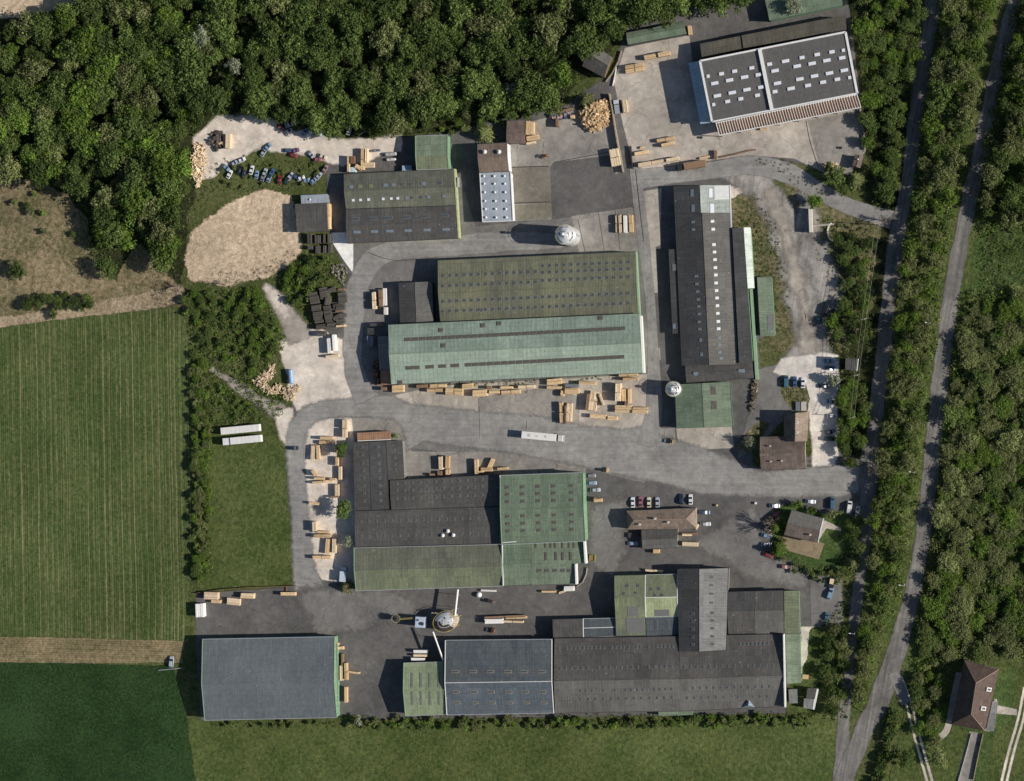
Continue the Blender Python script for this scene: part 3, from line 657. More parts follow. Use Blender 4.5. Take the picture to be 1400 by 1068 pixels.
for x, y in ((947.5,303.7),(948,314),(952,377.7),(952.8,388.3),(953.6,398.7),(954.7,409.5),(955.2,419),(956,429.3),(956,440.2),(956.6,450)): b.sky(x, y, 3.6, 5, M_glassb)
for x, y in ((946,264),(947.4,284.8)): b.sky(x, y, 10, 4.5, M_glassb)
for x, y in ((957+14.5,264),(973.4,285)): b.sky(x, y, 12, 5, M_glassl, M_white)
b.sky(986.5,263.5,18,19,plain('white_roof_sheet',(.6,.62,.62),.5),M_white,'replacement_sheet',.05)
b.sky(1014,507,9,5,M_glassb); b.sky(951,511,6,5,M_glassb); b.sky(922.5,365.5,9,7,M_frame,M_frame,'roof_hatch'); b.sky(921.7,446,7,4,M_glassb)
b.sky(958,465,5,4,M_glassb); b.sky(959,484.7,5,4,M_glassb); b.done()
b = Building('green_end_block', 'broad leaf green shed with two dark roof lights, south end of the long sawmill', 'shed', (962, 554))
b.gable([(922.5,526),(998,522),(1002,583.5),(925,586)], 4.4, 5.5, 'v', ('green','green2'), t=.5, wall='green')
b.sky(975.5,534,12,7,M_glasso,M_frame); b.sky(976.5,554,12,7.5,M_glasso,M_frame); b.done()
b = Building('narrow_green_shed', 'narrow green mono-pitch shed standing alone east of the long sawmill', 'shed', (1048, 418))
b.gable([(1035,379),(1055,378),(1060,459),(1039.5,460)], 3.2, (3.4,2.9), 'v', ('green',), wall='green', )
b.sky(1053,436,12,8,M_frame,M_frame,'roof_hatch',.06); b.sky(1053,447,8,8,M_frame,M_frame,'roof_hatch',.06); b.done()
# NE warehouse
b = Building('flat_warehouse', 'large flat black roofed warehouse with white parapets and rows of white rooflights', 'warehouse', (1065, 108))
Hq = 10.0
b.gable([(941,86),(956,83.5),(971,168),(957.6,169.5)], 5.2, (5.0,5.5), 'v', ('bluelean',), wall='blue')
b.gable([(957,83.5),(1156,44),(1172,127.5),(973.5,166.5)], Hq, None, 'h', ('tar',), wall='white')
for p, q, w_ in (((957,83.5),(1156,44),.7),((957,83.5),(973.5,166.5),.8),((1156,44),(1172,127.5),.9),((973.5,166.5),(1172,127.5),.5)): b.trimpx(p, q, Hq, w_, .35)
b.trimpx((1038.6,67.5),(1055.4,150.5),Hq,1.3,.9,'fire_wall')
f = lambda x, y: (780+x/3.3333, y/3.3333)
for x, y, s_ in ((627,348,1),(688,337,2),(748,325,2),(826,310,2),(657,380,3),(725,366,3),(793,352,3),(857,341,2.4),(669,437,3),(737,423,3),(804,409,3),(868,398,2.4),(652,477,1.3),(716,463,2),(776,451,2),(852,435,2),(907,293,2),(980,279,3),(1055,263,2),(1124,249,2.2),(1191,237,2.2),(1243,230,.9),(932,323,3),(1033,302,3),(1101,290,3),(1168,276,3),(1238,264,2.6),(943,380,3),(1045,361,3),(1112,347,3),(1180,334,3),(1248,321,3),(932,418,2),(1005,404,3),(1082,390,2.4),(1151,375,2.4),(1216,362,2.2),(1272,354,1.2)):
    b.sky(*f(x, y), max(3.2*s_, 2.4) if s_ > 1.5 else 4, 4.2, M_glassl, M_white, hgt=.35, border=.1)
b.done()
b = Building('slatted_canopy', 'long striped canopy of white steel frames over rust brown sheets along the warehouse front', 'canopy', (1080, 155))
q4 = [(979,168.5),(1171.5,129.5),(1177,147),(983.5,185)]
Wc = [P(x, y, 6.2) for x, y in q4]; b.roofpiece(Slope(Wc, 'rust').setu(Wc[1]-Wc[0]))
for i in range(56):
    t = i/55; b.beam(Wc[0].lerp(Wc[1], t), Wc[3].lerp(Wc[2], t), .17, .5, 'rafter', M_white if i % 1 == 0 else M_dark, .05)
for i, j in ((0,1),(3,2),(0,3),(1,2)): b.beam(Wc[i], Wc[j], .3, .3, 'edge_beam', M_white, .2)
for i in range(8):
    p = Wc[3].lerp(Wc[2], (i+.1)/7.3); m = MB(); m.tube((p.x, p.y, 0), (p.x, p.y, 6.05), .15, .15, 6); m.build('column', M_met, b.e)
b.done()
b = Building('long_back_shed', 'long dark brown ribbed lean-to behind the white-edged warehouse', 'shed', (1058, 50))
b.gable([(957,60),(1013,49),(1015,66.5),(959.5,78)], 6.0, (5.4,6.2), 'h', ('slats',), wall='dark'); b.gable([(1014,48.6),(1155.6,20.4),(1157.5,40),(1016,66)], 6.0, (5.8,6.6), 'h', ('slats',), wall='dark'); b.done()
b = Building('open_shed', 'long green roofed shed at the wood edge north-west of the warehouse', 'shed', (897, 46))
b.gable([(856,45),(934.5,29.4),(939,46.5),(858.6,61.5)], 4.0, 4.8, 'h', ('green2','green2'), wall='dark'); b.done()
b = Building('green_depot', 'green roofed shed cut by the top edge of the picture, partly under trees', 'shed', (1100, 8))
b.gable([(1046,0),(1150,-20),(1152,7),(1052,28)], 5.0, (5.0,5.0), 'h', ('green2',), wall='green'); b.done()
b = Building('grey_barn', 'old dark grey gabled barn tilted among the trees west of the concrete apron', 'barn', (816, 84))
b.gable([(810,60),(837,78),(826,106),(796,90)], 3.8, 5.6, 'h', ('grey','dark'), t=.45, wall='brown'); b.done()
b = Building('tiny_hut', 'tiny brown roofed hut in the far east corner of the apron beside a round bush', 'hut', (1172, 220))
b.gable([(1169.5,211),(1181.5,213.5),(1176.5,230),(1165,227)], 3.0, 3.4, 'v', ('redtile','redtile'), wall='brown'); b.vent(1173,218,.3,.6); b.done()
b = Building('transformer_tower', 'square grey flat roofed transformer tower between the two woodland edges', 'tower', (1166, 498))
b.gable([(1156,490),(1173.5,490.5),(1171.5,507.5),(1155.5,505.5)], 7.0, None, 'h', ('dark',), wall='white'); b.trimpx((1173.5,490.5),(1171.5,507.5),7,.3,.12); b.done()
# houses
b = Building('tiled_house', 'dark brown tiled L-shaped house with a chimneyed wing beside the chalky parking', 'house', (1075, 605))
b.gable([(1039,597.5),(1101,596),(1102,641),(1040.5,643)], 4.6, 7.6, 'h', ('tile','tile'), wall='cream')
b.gable([(1071,566),(1106.5,563),(1104,603),(1072,604)], 4.6, 8.6, 'v', ('hiptile','tile'), t=.5, wall='cream')  # wing's sunlit east slope tiled lighter, shaded west darker: light put into colour
b.vent(1090,577.5,.75,1.7,'chimney'); b.vent(1090,591,.75,1.7,'chimney')
for x, y in ((1053,610),(1069,630),(1054,631)): b.vent(x, y, .4, 1.1, 'chimney')
b.done()
def hip(b, q, eave, ridge, r1, r2, mat, wall):
    W = [P(x, y, eave) for x, y in q]; R1 = P(*r1, ridge); R2 = P(*r2, ridge); TL, TR, BR, BL = W
    for pts, d in (([TL,TR,R2,R1],TR-TL),([R1,R2,BR,BL],TR-TL),([TL,R1,BL],BL-TL),([TR,BR,R2],BR-TR)): b.roofpiece(Slope(pts, mat).setu(d))
    b.walls(W, wall); cap = M_capt
    for a, c in ((R1,R2),(TL,R1),(BL,R1),(TR,R2),(BR,R2)): b.beam(a, c, .28, .08, 'ridge_cap', cap, .1)
M_capt = plain('clay_ridge', (.26,.19,.15), .9)
b = Building('hipped_office', 'long hipped red-brown tile roofed building with a row of cars along its north side', 'house', (905, 722))
hip(b, [(856.7,698.6),(952,694.5),(952.5,722.8),(858,724)], 4.2, 6.8, (866.5,711.5), (938,709.5), 'hiptile', 'cream')
b.gable([(877,724.3),(927,722.8),(926.5,749),(878.5,751)], 3.4, 4.0, 'h', ('dark','grey'), wall='cream')
for x, y in ((875,717),(896,709),(914,714)): b.vent(x, y, .55, 1.4, 'chimney')
b.done()
b = Building('garden_house', 'grey-brown roofed house turned a few degrees, with white gable, above a brown terrace', 'house', (1100, 720))
b.gable([(1082.5,697),(1126,709),(1118.5,742),(1072,731.5)], 4.4, 6.8, 'h', ('grey','tile'), wall='white', trim=None)
W = b.last; b.beam(W[1], W[5], .4, .15, 'verge', M_white); b.beam(W[5], W[2], .4, .15, 'verge', M_white); b.vent(1108,731,.5,1.2,'chimney'); b.done()
b = Building('hipped_villa', 'steep hipped brown roofed villa on the lawn in the lower right corner', 'house', (1335, 955))
hip(b, [(1365.7,915.4),(1346.4,999.4),(1300.4,990.4),(1318.6,902.5)], 5.0, 11.5, (1334.6,934), (1328,976.4), 'villatile', 'cream')
for x, y in ((1350,942),(1342.5,968)):
    b.sky(x, y, 5, 8, M_glass, M_white, 'dormer', 1.0, .3)
b.vent(1361,957,.6,1.6,'chimney'); b.done()
b = Building('villa_porch', 'grey slab porch roof on the east side of the hipped villa', 'porch', (1356, 978))
b.gable([(1357,958),(1365,958),(1359,1000),(1348,999)], 3.0, None, 'h', ('lgrey',), wall='white'); b.done()
# SW hall
b = Building('slate_hall', 'big plain slate grey gabled hall at the south-west corner, next to the green field', 'hall', (370, 928))
b.gable([(277,874),(457.5,870.5),(460.5,981),(280,985)], 5.6, 8.2, 'h', ('slate','slate'), t=.54, wall='green', trim='green')
b.gable([(456.5,880),(461,880),(462,968),(459,968)], 3.0, None, 'h', ('green',), wall='green')
b.done()
# SW-centre complex
b = Building('central_complex', 'joined workshop block of flat dark roofs on the west and green roofs on the east', 'factory', (640, 720))
b.gable([(528,603),(550,602),(553,655),(531,656)], 4.4, (4.6,4.3), 'v', ('dark',), wall='grey')
b.gable([(483,605),(528,603.3),(532,696.5),(485,698)], 5.0, 5.5, 'v', ('dark2','dark'), t=.5, wall='dark')
b.gable([(533,657),(683.5,649),(684.5,692),(535,697)], 5.0, 5.5, 'h', ('dark','dark'), wall='dark')
b.gable([(485,699),(683.5,693),(684.5,743),(486,748)], 5.2, 5.8, 'h', ('dark','dark'), wall='dark')
b.gable([(484,749.3),(685,744.3),(687,801.5),(487,808)], 5.0, 6.4, 'h', ('olive','mossgreen'), t=.52, wall='grey', trim='green')
b.gable([(684,650),(797,646),(800.5,740),(686,745)], 8.0, 9.4, 'h', ('green2','green2'), wall='green', trim='green')
b.gable([(687,742.5),(726,741),(728,799.5),(688.5,801.5)], 5.4, 6.0, 'h', ('green2','green'), wall='green')
b.gable([(726.3,741),(797,738.5),(798,770),(727,771)], 5.4, (5.4,6.0), 'h', ('green',), wall='green')
b.gable([(727,771.3),(787,770),(786.5,798),(728,799.5)], 5.4, (6.0,5.2), 'h', ('green',), wall='green')
b.trimpx((798.5,738.5),(801,770.5),6.6,.6,.4,'parapet',M_white,3); b.trimpx((787,771),(788,799),6.4,.6,.4,'parapet',M_white,3); b.trimpx((686.5,745),(688,801),5.9,.3,.2)
b.trimpx((683.5,650),(684.5,672),8,.25,.2); b.trimpx((687,742),(706,740.5),8,.3,.3,'gutter')
for i, x in enumerate((693.5,714.3,735.5,757,781)):
    for y in (666.5,676,686,706,716,726): b.sky(x+(y-666)*.02, y-i*.6, 6.4, 5, M_glasso, M_frame)
for x in (732.5,745.5,753,759,769,778,784.5): b.sky(x, 745.5, 2.6, 7, M_glasso, M_glasso)
for x in (746,760,769.5,780): b.sky(x, 760.5, 3.4, 11, M_glasso, M_glasso)
for x in (737.5,748,759,769.5,779): b.sky(x, 780, 7, 5, M_glasso, M_frame)
for y in (611,622,633,643.5,653.5,664,674.5,684.5):
    for x in (495,517): b.sky(x+(y-611)*.045, y, 3.8, 4, M_glass, M_frame)
for y in (615,626,634.5,642): b.sky(539.5+(y-615)*.06, y, 3, 3, M_glass)
for i in range(13):
    for y in (661,671,682): b.sky(543+i*10.6, y-i*.5, 3.2, 3.6, M_glass, M_frame)
for i in range(18):
    for y in (713,733.5):
        if not (10 < i < 13 and y > 720): b.sky(494+i*10.6, y-i*.3, 2.6, 4, M_glass, M_frame)
for x, y in ((613,726),(606,732),(620.5,731.5)): b.vent(x, y, .8, 1.3)
b.done()
b = Building('rusty_canopy', 'rust brown slatted canopy at the north-west corner of the dark roofed block', 'canopy', (510, 597))
b.gable([(488,592),(533,589.5),(534,601),(489,603)], 3.6, None, 'h', ('rust',), wall='brown'); b.trimpx((489,603),(534,601),3.6,.3,.1); b.done()
# SE complex
b = Building('small_green_shed', 'small light green gabled shed with four brown roof strips, west end of the south row', 'shed', (582, 941))
b.gable([(552,906.5),(606,905),(609,977),(554.5,979)], 5.0, 7.2, 'h', ('lightgreen','lightgreen'), t=.52, wall='green', trim='green')
RM_['lightgreen'] = RM_['lightgreen']
for x in (563,575,587.2,599.5):
    for y in (925,935,950,959): b.sky(x-(.0 if y < 943 else -.5), y, 3.4, 10, M_frame, M_frame, 'roof_light_strip', .06)
b.done()
b = Building('navy_hall', 'blue-grey gabled hall with white verges and three rows of framed skylights, in the south row', 'hall', (683, 926))
b.gable([(609,875.5),(754.5,874),(757,975),(611,977.5)], 5.8, 8.2, 'h', ('navydk','navy'), t=.56, wall='grey', trim='white')
for x in (622.7,647,670.5,694.5,717,741): b.sky(x, 918.3, 10.5, 4, M_glass, M_framel); b.sky(x+1, 946, 10, 3.8, M_glass, M_framel); b.sky(x+2.5, 961, 9.5, 3.4, M_glass, M_framel)
b.done()
b = Building('south_factory', 'sprawling grey factory block with many small skylights and mossy green northern wings', 'factory', (930, 890))
b.gable([(758,873),(929,870),(931,972.5),(759,975)], 5.6, 7.8, 'h', ('dark','grey'), t=.56, wall='grey')
b.gable([(929.3,870),(1070,867),(1072,966),(931,972.4)], 5.6, 7.8, 'h', ('dark','grey'), t=.56, wall='grey')
b.trimpx((1071.5,867),(1073.5,967),7.6,.5,.6,'gable_wall',M_white,2.4)
b.gable([(755.5,847),(797,846),(797.5,872),(756.5,873)], 4.6, 4.9, 'h', ('dark','dark'), wall='dark')
b.gable([(797.3,846),(842.5,845),(842.5,869.6),(797.8,871.5)], 4.6, 4.9, 'h', ('navydk','navydk'), wall='dark', trim='white')
b.gable([(840,787),(882,786),(882.8,869),(842.7,870)], 5.4, 6.9, 'h', ('mossgreen','mossgreen'), t=.36, wall='green')
b.gable([(882.3,786),(926,785),(927,843),(883,844)], 5.4, 6.9, 'h', ('mossgreen','yellowg'), t=.53, wall='green', trim='white')
b.gable([(883,844.3),(927,843.3),(928,868),(884,869.5)], 5.0, (5.4,4.9), 'h', ('navydk',), wall='grey')
b.gable([(926.5,778),(996,777),(993,888.5),(929,891)], 6.6, 8.6, 'v', ('lgrey','dark2'), t=.56, wall='grey')
b.gable([(994,809.5),(1031.5,808.5),(1032.5,866),(996,867)], 5.0, 5.9, 'h', ('dark2','dark'), t=.45, wall='dark')
b.gable([(1031.8,808.5),(1071,807.5),(1072,866),(1032.8,866.8)], 5.0, 5.9, 'h', ('dark','grey'), t=.45, wall='dark')
b.gable([(1072,808),(1092.5,807.5),(1094,866),(1072.5,866.5)], 4.0, (4.2,3.8), 'v', ('mossgreen',), wall='green')
b.gable([(1073.5,867),(1094,866.4),(1095.5,934),(1075,935)], 4.0, (4.2,3.8), 'v', ('green',), wall='green')
b.gable([(900,971),(947,969.5),(947.5,977.5),(900.5,979)], 3.0, (3.6,3), 'h', ('green',), wall='green')
for r_, x0, x1, st in ((886.3,764,925,5.6),(914,766,925,7.6),(945,794,925,7.8),(956.5,794,925,10.5)):
    x = x0
    while x < x1: b.sky(x+random.uniform(-.6,.6), r_-(x-764)*.018, 2.7, 4.2, M_glass, M_frame); x += st*random.choice((1,1,1,2))
for r_, x0, x1, st in ((882,1012,1052,5.4),(912,936,1062,8.6),(941,948,1062,9.5),(954.5,940,1062,10)):
    x = x0
    while x < x1: b.sky(x, r_-(x-934)*.02, 2.7, 4.2, M_glass, M_frame); x += st*random.choice((1,1,1,1,2))
for x, y in ((858,801),(872.5,801),(853,811.5),(869,810.5),(890,805.5),(901,805),(895.5,813.8),(905.5,813.5)): b.sky(x, y, 4.2, 4, M_glass, M_frame)
b.sky(865,836,15,14,M_frame,M_frame,'roof_patch',.05); b.sky(868,855,24,20,M_frame,M_frame,'roof_patch',.05); b.sky(905,838,20,9,M_frame,M_frame,'roof_patch',.05)
for x in (897,913): b.sky(x, 854, 4, 14, M_glassy, M_framel)
for y in (839,849.5,860,871,881.5): b.sky(947, y, 4, 5, M_glassb); b.sky(974, y-1, 4, 5, M_glassb)
for y in (789,800,812,824): b.sky(973, y, 3, 5, M_frame)
m = MB(); c0 = P(1023, 963, 6.4)
pts = [P(1014,967.5,5.75), P(1032,967,5.75), P(1024,957,7.0)]; ap = P(1023,964.5,7.3)
for i in range(3): m.poly([pts[i], pts[(i+1) % 3], ap])
m.build('glazed_dormer', M_glassb, b.e); b.done()
b = Building('utility_box_hut', 'small pale flat roofed box hut against the south-east end of the factory', 'hut', (1084, 952))
b.gable([(1078,942.5),(1090,942),(1090.5,961.5),(1079,962)], 3.0, None, 'h', ('lgrey',), wall='grey'); b.done()
b = Building('white_sided_hut', 'small two-part grey hut with a bright white east side near the woodland', 'hut', (1108, 955))
b.gable([(1104,941),(1117,941.5),(1114,956),(1102,955)], 3.4, None, 'h', ('dark',), wall='white'); b.gable([(1099,955),(1113,956),(1111,970),(1098.5,968)], 3.0, None, 'h', ('lgrey',), wall='white')
b.trimpx((1117.5,942),(1112,970),2.6,.9,.2,'side_wall_panel',M_white,2.3); b.done()
b = Building('ruined_wall_shed', 'roofless concrete bay with a pale wall beside a round tree north of the track', 'ruin', (1110, 303))
m = MB(); p = P(1109,302,0); Mx = Matrix.Translation(p)@Matrix.Rotation(R(2),4,'Z'); m.box(Mx, 1.3, 9.5, 0, 3.6); m.build('wall', plain('pale_block_wall',(.62,.58,.52),.9), b.e)
m = MB(); p = P(1125,308,0); Mx = Matrix.Translation(p)@Matrix.Rotation(R(4),4,'Z'); m.box(Mx, 9, .8, 0, .9); m.build('low_wall', M_slab, b.e)

# ------------------------------------------------------------------ timber, packs and yard stock
def woodm(name, a, b_, var=.3):
    m = N(name, .85, .15); p = m.obj(); t = m.attr('tone'); n1 = m.noise(m.map(p, (1.2, 1.2, 3)), 1.2, 4, .7)
    c = m.mix(t, a, b_); c = m.mul(c, m.ma('MULTIPLY', m.rmp(n1, .25, .75, (1-var)*1.15, (1+var*.7)*1.15), m.rmp(m.rnd(), 0, 1, .85, 1.12))); m.col(c); return m.m
WD = dict(f=woodm('fresh_timber', (.40,.27,.15), (.72,.54,.33)), p=woodm('pale_timber', (.50,.38,.25), (.78,.64,.46)), b=woodm('brown_timber', (.16,.10,.065), (.27,.18,.12)),
          d=woodm('weathered_timber', (.05,.046,.042), (.12,.112,.10)), w=woodm('white_wrapping', (.66,.64,.61), (.80,.79,.76), .12), g=woodm('grey_sheeting', (.12,.13,.15), (.2,.21,.23)))
def stack_mesh(L, W, H, mat):
    m = MB(); nw = max(2, int(round(W/.34))); nl = max(1, int(round(H/1.1))); I = Matrix.Identity(4)
    for k in range(nl):
        z0 = H*k/nl+.08; z1 = H*(k+1)/nl-.02; top = k == nl-1
        if not top: m.box(I, L*.97, W*.97, z0, z1, tone=.4)
        else:
            seg = 1 if L < 7 or mat == 'w' else 2
            for sgi in range(seg):
                ext = random.uniform(0, .5) if mat != 'w' else 0
                for i in range(nw):
                    y = -W/2+W*(i+.5)/nw; l2 = L/seg-random.uniform(0, .35)-(.12 if seg > 1 else 0); xo = -L/2+L/seg*(sgi+.5)+random.uniform(-.12, .12)
                    m.box(Matrix.Translation((xo, y, 0)), l2, W/nw*.9, z0, z1-random.uniform(0, .14)-(ext if mat != 'w' else 0)*(.25 if sgi else 0), tone=random.uniform(.15, 1))
        for x in (-.35, .35): m.box(Matrix.Translation((L*x, 0, 0)), .12, W, H*k/nl, z0, tone=.2)
    return m
ORD = ['first','second','third','fourth','fifth','sixth','seventh','eighth','ninth','tenth','eleventh','twelfth','thirteenth','fourteenth','fifteenth','sixteenth','seventeenth','eighteenth','nineteenth','twentieth','twenty-first','twenty-second','twenty-third','twenty-fourth','twenty-fifth','twenty-sixth','twenty-seventh']
CN = dict(f='fresh yellow', p='pale cream', b='brown', d='blackened weathered', w='white wrapped', g='grey sheeted')
def stacks(zx, zy, k, items, where, group, order='x', hs=(1.9, 3.0)):
    """items: (x, y, L, W, ang, kind[, height]) in zoomed pixels; label counts along the row"""
    it = []
    for t in items:
        x, y, L, W, a = t[:5]; kind = t[5] if len(t) > 5 else 'f'; H = t[6] if len(t) > 6 else random.uniform(*hs)
        it.append((zx+x/k, zy+y/k, L/k*S, W/k*S, a, kind, H))
    it.sort(key=lambda t: t[0] if order == 'x' else t[1]); cnt = {}
    tot = {}
    for t in it: tot[t[5]] = tot.get(t[5], 0)+1
    for x, y, L, W, a, kind, H in it:
        i = cnt.get(kind, 0); cnt[kind] = i+1
        pos = '' if tot[kind] == 1 else ', '+ORD[i]+(' from west' if order == 'x' else ' from north')+','
        lab = CN[kind]+' timber stack'+pos+' '+where
        if len(lab.replace('-', ' ').split()) > 16: print('LONG', len(lab.split()), lab)
        p = P(x, y, H); n = 'timber_stack' if kind != 'w' else 'wrapped_pack'
        W = max(W, .8)
        o = link(n, stack_mesh(L, W, H, kind).mesh(n, WD[kind]), None, (p.x, p.y, .08)); o.rotation_euler = (0, 0, R(a+random.uniform(-1, 1)))
        tag(o, lab, 'timber stack' if kind != 'w' else 'timber pack', group)
stacks(480,330,3.3333,[(148,672,26,16,0,'b'),(212,672,55,32,2),(323,661,55,16,3,'b'),(395,659,78,15,2),(382,679,78,16,0),(468,686,82,32,-1),(530,660,50,22,5),(585,692,68,28,2),(627,667,22,14,0,'b'),(652,687,50,14,0),(708,667,58,12,0),(727,688,90,18,3),(798,663,78,14,2,'p')],'under the teal south eaves','timber along the teal hall')
stacks(480,330,3.3333,[(925,640,68,26,5),(925,667,68,14,0),(1075,646,76,14,-2),(1005,658,64,16,0,'g'),(1005,683,66,26,0),(962,693,15,26,0),(1262,609,88,14,2),(1272,627,70,12,2)],'by the teal roof south-east corner','timber at the teal hall corner')
stacks(480,330,3.3333,[(1103,728,90,36,82,'p'),(1078,733,76,14,84,'b'),(1140,722,55,9,-68,'p'),(1216,688,82,24,88,'p',3.6),(1242,700,58,20,92,'f'),(1268,706,66,14,90,'f'),(1253,738,30,12,80,'b'),(1240,764,76,32,-2),(1317,761,70,10,0),(1315,777,70,14,-2),(1125,798,75,18,-5),(1190,806,45,16,-3),(958,780,95,18,92),(977,790,85,7,92,'b'),(993,780,85,24,88,'p')],'on the open pale apron','timber on the open apron')
stacks(480,330,3.3333,[(88,411,32,30,0,'p'),(87,455,50,30,90,'g'),(101,381,34,13,0,'p'),(134,380,22,12,0,'b')],'west of the teal roof','stock by the west gable')
stacks(480,330,3.3333,[(104,270,80,17,92,'p'),(134,258,80,17,92,'b'),(153,253,80,16,92,'w'),(157,317,36,17,90,'w')],'by the charcoal twin slope shed','stock by the charcoal shed')
stacks(380,560,3.957,[(360,103,100,26,90,'p'),(262,155,75,16,0),(255,177,70,18,0),(188,234,82,22,88,'p'),(215,232,82,20,94),(312,212,45,12,90),(318,280,50,14,90),(337,345,74,20,90,'p'),(222,373,60,14,0),(240,391,120,13,6),(295,378,36,12,0),(318,435,64,22,90,'p'),(303,472,50,10,0,'b'),(195,508,60,14,-5),(196,632,55,20,92,'p'),(245,664,70,10,0),(237,684,95,18,2),(268,740,85,24,85),(303,738,80,20,90,'p'),(235,800,105,18,1),(192,344,34,12,-55)],'on the long gravel strip','timber on the gravel strip',order='y')
stacks(380,560,3.957,[(880,290,72,22,92,'p'),(915,285,68,20,87),(918,338,30,22,90),(875,345,26,22,0,'b'),(832,352,30,12,0,'b'),(1073,310,80,20,92)],'north of the dark roofs','timber north of the dark roofs')
stacks(620,580,4.45,[(228,238,62,22,65),(200,276,72,22,0),(165,292,40,10,0),(297,271,68,15,5)],'by the tall green roof','timber by the tall green roof')
stacks(620,580,4.45,[(878,464,50,20,3),(858,451,14,6,0,'b')],'south of the three small cars','timber by the small cars')
stacks(620,580,4.45,[(213,1013,95,11,0,'w',1.2),(578,1019,90,11,0,'f',1.5),(702,1001,62,30,2,'w',2.2),(660,1022,40,12,20,'p',1.2)],'south of the green central roofs','stock south of the green roofs')
stacks(200,780,4.118,[(363,143,85,42,-2,'p'),(391,175,60,18,-2),(490,176,80,38,-4,'p'),(568,143,80,30,0,'p'),(566,152,80,10,0,'f'),(797,133,88,20,0)],'north edge of the south-west yard','timber in the south-west yard')
stacks(200,780,4.118,[(788,105,9,40,0,'b',.6)],'dividing the south-west yard bays','bay divider')
stacks(200,780,4.118,[(300,225,78,50,92,'w',3.2)],'by the crop field edge','pack by the field')
stacks(200,780,4.118,[(1092,438,36,18,5),(1075,418,20,12,60),(1102,505,75,10,90,'b'),(1097,578,88,18,90,'p'),(1122,570,100,16,92),(1165,575,70,8,-6),(1123,700,90,16,90)],'outside the slate hall','timber by the slate hall',order='y')
stacks(500,790,5.085,[(965,272,290,10,3,'b'),(890,303,130,32,2,'w'),(1045,278,150,16,4,'f'),(1020,306,150,14,-1,'p')],'north of the blue-grey roof','trestle pile')
stacks(500,790,5.085,[(380,514,100,22,0,'w'),(378,541,100,16,0,'p'),(362,569,98,22,0,'w')],'above the small green shed','packs by the small green shed',order='y')
stacks(780,0,3.3333,[(362,258,55,20,8),(425,246,55,18,8),(290,300,85,16,8),(292,319,85,16,8),(543,137,42,15,98)],'below the long green shed','timber by the long green shed')
stacks(780,0,3.3333,[(432,635,80,15,10),(442,657,60,13,10),(323,697,65,15,8),(336,748,58,15,8,'p'),(398,737,58,14,9,'p'),(464,726,60,14,10,'p'),(610,718,50,8,10,'f',1),(660,705,14,40,0,'b',1.5),(325,672,20,8,10,'f',1)],'on the warehouse apron south edge','timber at the apron edge')
stacks(780,0,3.3333,[(202,717,78,42,100,'p',3.2)],'at the boundary wall foot','timber by the boundary wall')
stacks(780,0,3.3333,[(881,588,34,10,0,'f',1),(247,484,58,22,98,'p',2.4)],'near the warehouse yard edge','timber on the warehouse yard')
stacks(640,120,4.643,[(378,255,88,26,88),(405,257,80,26,90),(408,318,80,30,8,'f',2),(398,350,60,14,8,'p')],'beside the small brown shed','timber by the brown shed')
stacks(640,120,4.643,[(600,146,130,14,9,'b'),(565,222,50,18,92,'b'),(662,184,26,24,0)],'in the wood edge clutter','clutter timber')
stacks(640,120,4.643,[(942,865,110,12,92,'p'),(965,863,115,18,92,'p'),(998,865,110,24,91,'w'),(1032,862,112,24,91)],'east of the larger silo','packs east of the larger silo')
stacks(460,150,5.62,[(90,415,130,18,90),(122,385,60,34,90,'b'),(198,380,170,22,91),(228,350,110,20,88,'p'),(250,425,80,40,0,'p'),(165,440,50,30,-30)],'north of the two-tone workshop','timber north of the workshop')
stacks(410,370,6.28,[(248,645,132,28,95,'w'),(291,620,145,26,94,'w')],'south of the blackened stacks','packs south of the old stacks')
stacks(410,370,6.28,[(275,733,120,18,6,'p'),(352,162,60,16,0,'b'),(348,475,82,16,5,'f'),(335,350,70,12,0,'b')],'among the blackened stacks','fresh timber by the old stacks',order='y')
dk = [(112,205,8),(120,237,8),(126,265,8),(137,322,8),(150,372,6),(155,402,6),(163,430,6),(178,480,6),(180,542,4)]
stacks(410,370,6.28,[(x,y,84,40 if i not in (3,) else 52,a,'d') for i,(x,y,a) in enumerate(dk)],'in the west column','old stacks west column',order='y',hs=(2,3))
dk = [(196,165,8),(202,198,8),(206,225,5),(232,262,80),(232,320,6),(236,362,6),(243,398,6),(250,428,4),(262,464,4)]
stacks(410,370,6.28,[(x,y,70,40,a,'d') for x,y,a in dk],'in the middle column','old stacks middle column',order='y',hs=(2,3))
dk = [(270,165,20),(360,205,5),(363,232,5),(365,258,3),(320,305,8),(345,312,5),(360,385,8),(345,432,5),(315,400,30)]
stacks(410,370,6.28,[(x,y,76,34,a,'d') for x,y,a in dk],'in the east column','old stacks east column',order='y',hs=(1.6,2.6))
stacks(240,250,4.272,[(780,325,60,22,92,'d'),(830,330,50,34,90,'d'),(868,325,55,14,90,'d'),(895,325,55,16,90,'d'),(785,378,30,22,0,'d'),(832,390,50,30,90,'d'),(870,388,44,18,90,'d'),(900,382,55,20,88,'d')],'below the charcoal flat shed','old stacks by the charcoal shed')
stacks(240,250,4.272,[(893,195,155,16,92,'f',3.4)],'along the charcoal flat shed','timber by the charcoal shed')
stacks(840,640,3.889,[(400,350,85,12,0,'b',1.5),(385,356,50,9,0,'p',1.8),(402,405,84,22,-1,'p',2.4),(440,312,30,12,60,'p',1)],'east of the grey annex','timber by the annex')
stacks(840,640,3.889,[(222,442,34,20,0)],'south of the grey annex','lone pack')
stacks(740,750,3.3333,[(513,102,80,10,-3,'p',1.6),(522,13,26,18,0,'f',2)],'north of the mossy green wing','timber by the factory wing')
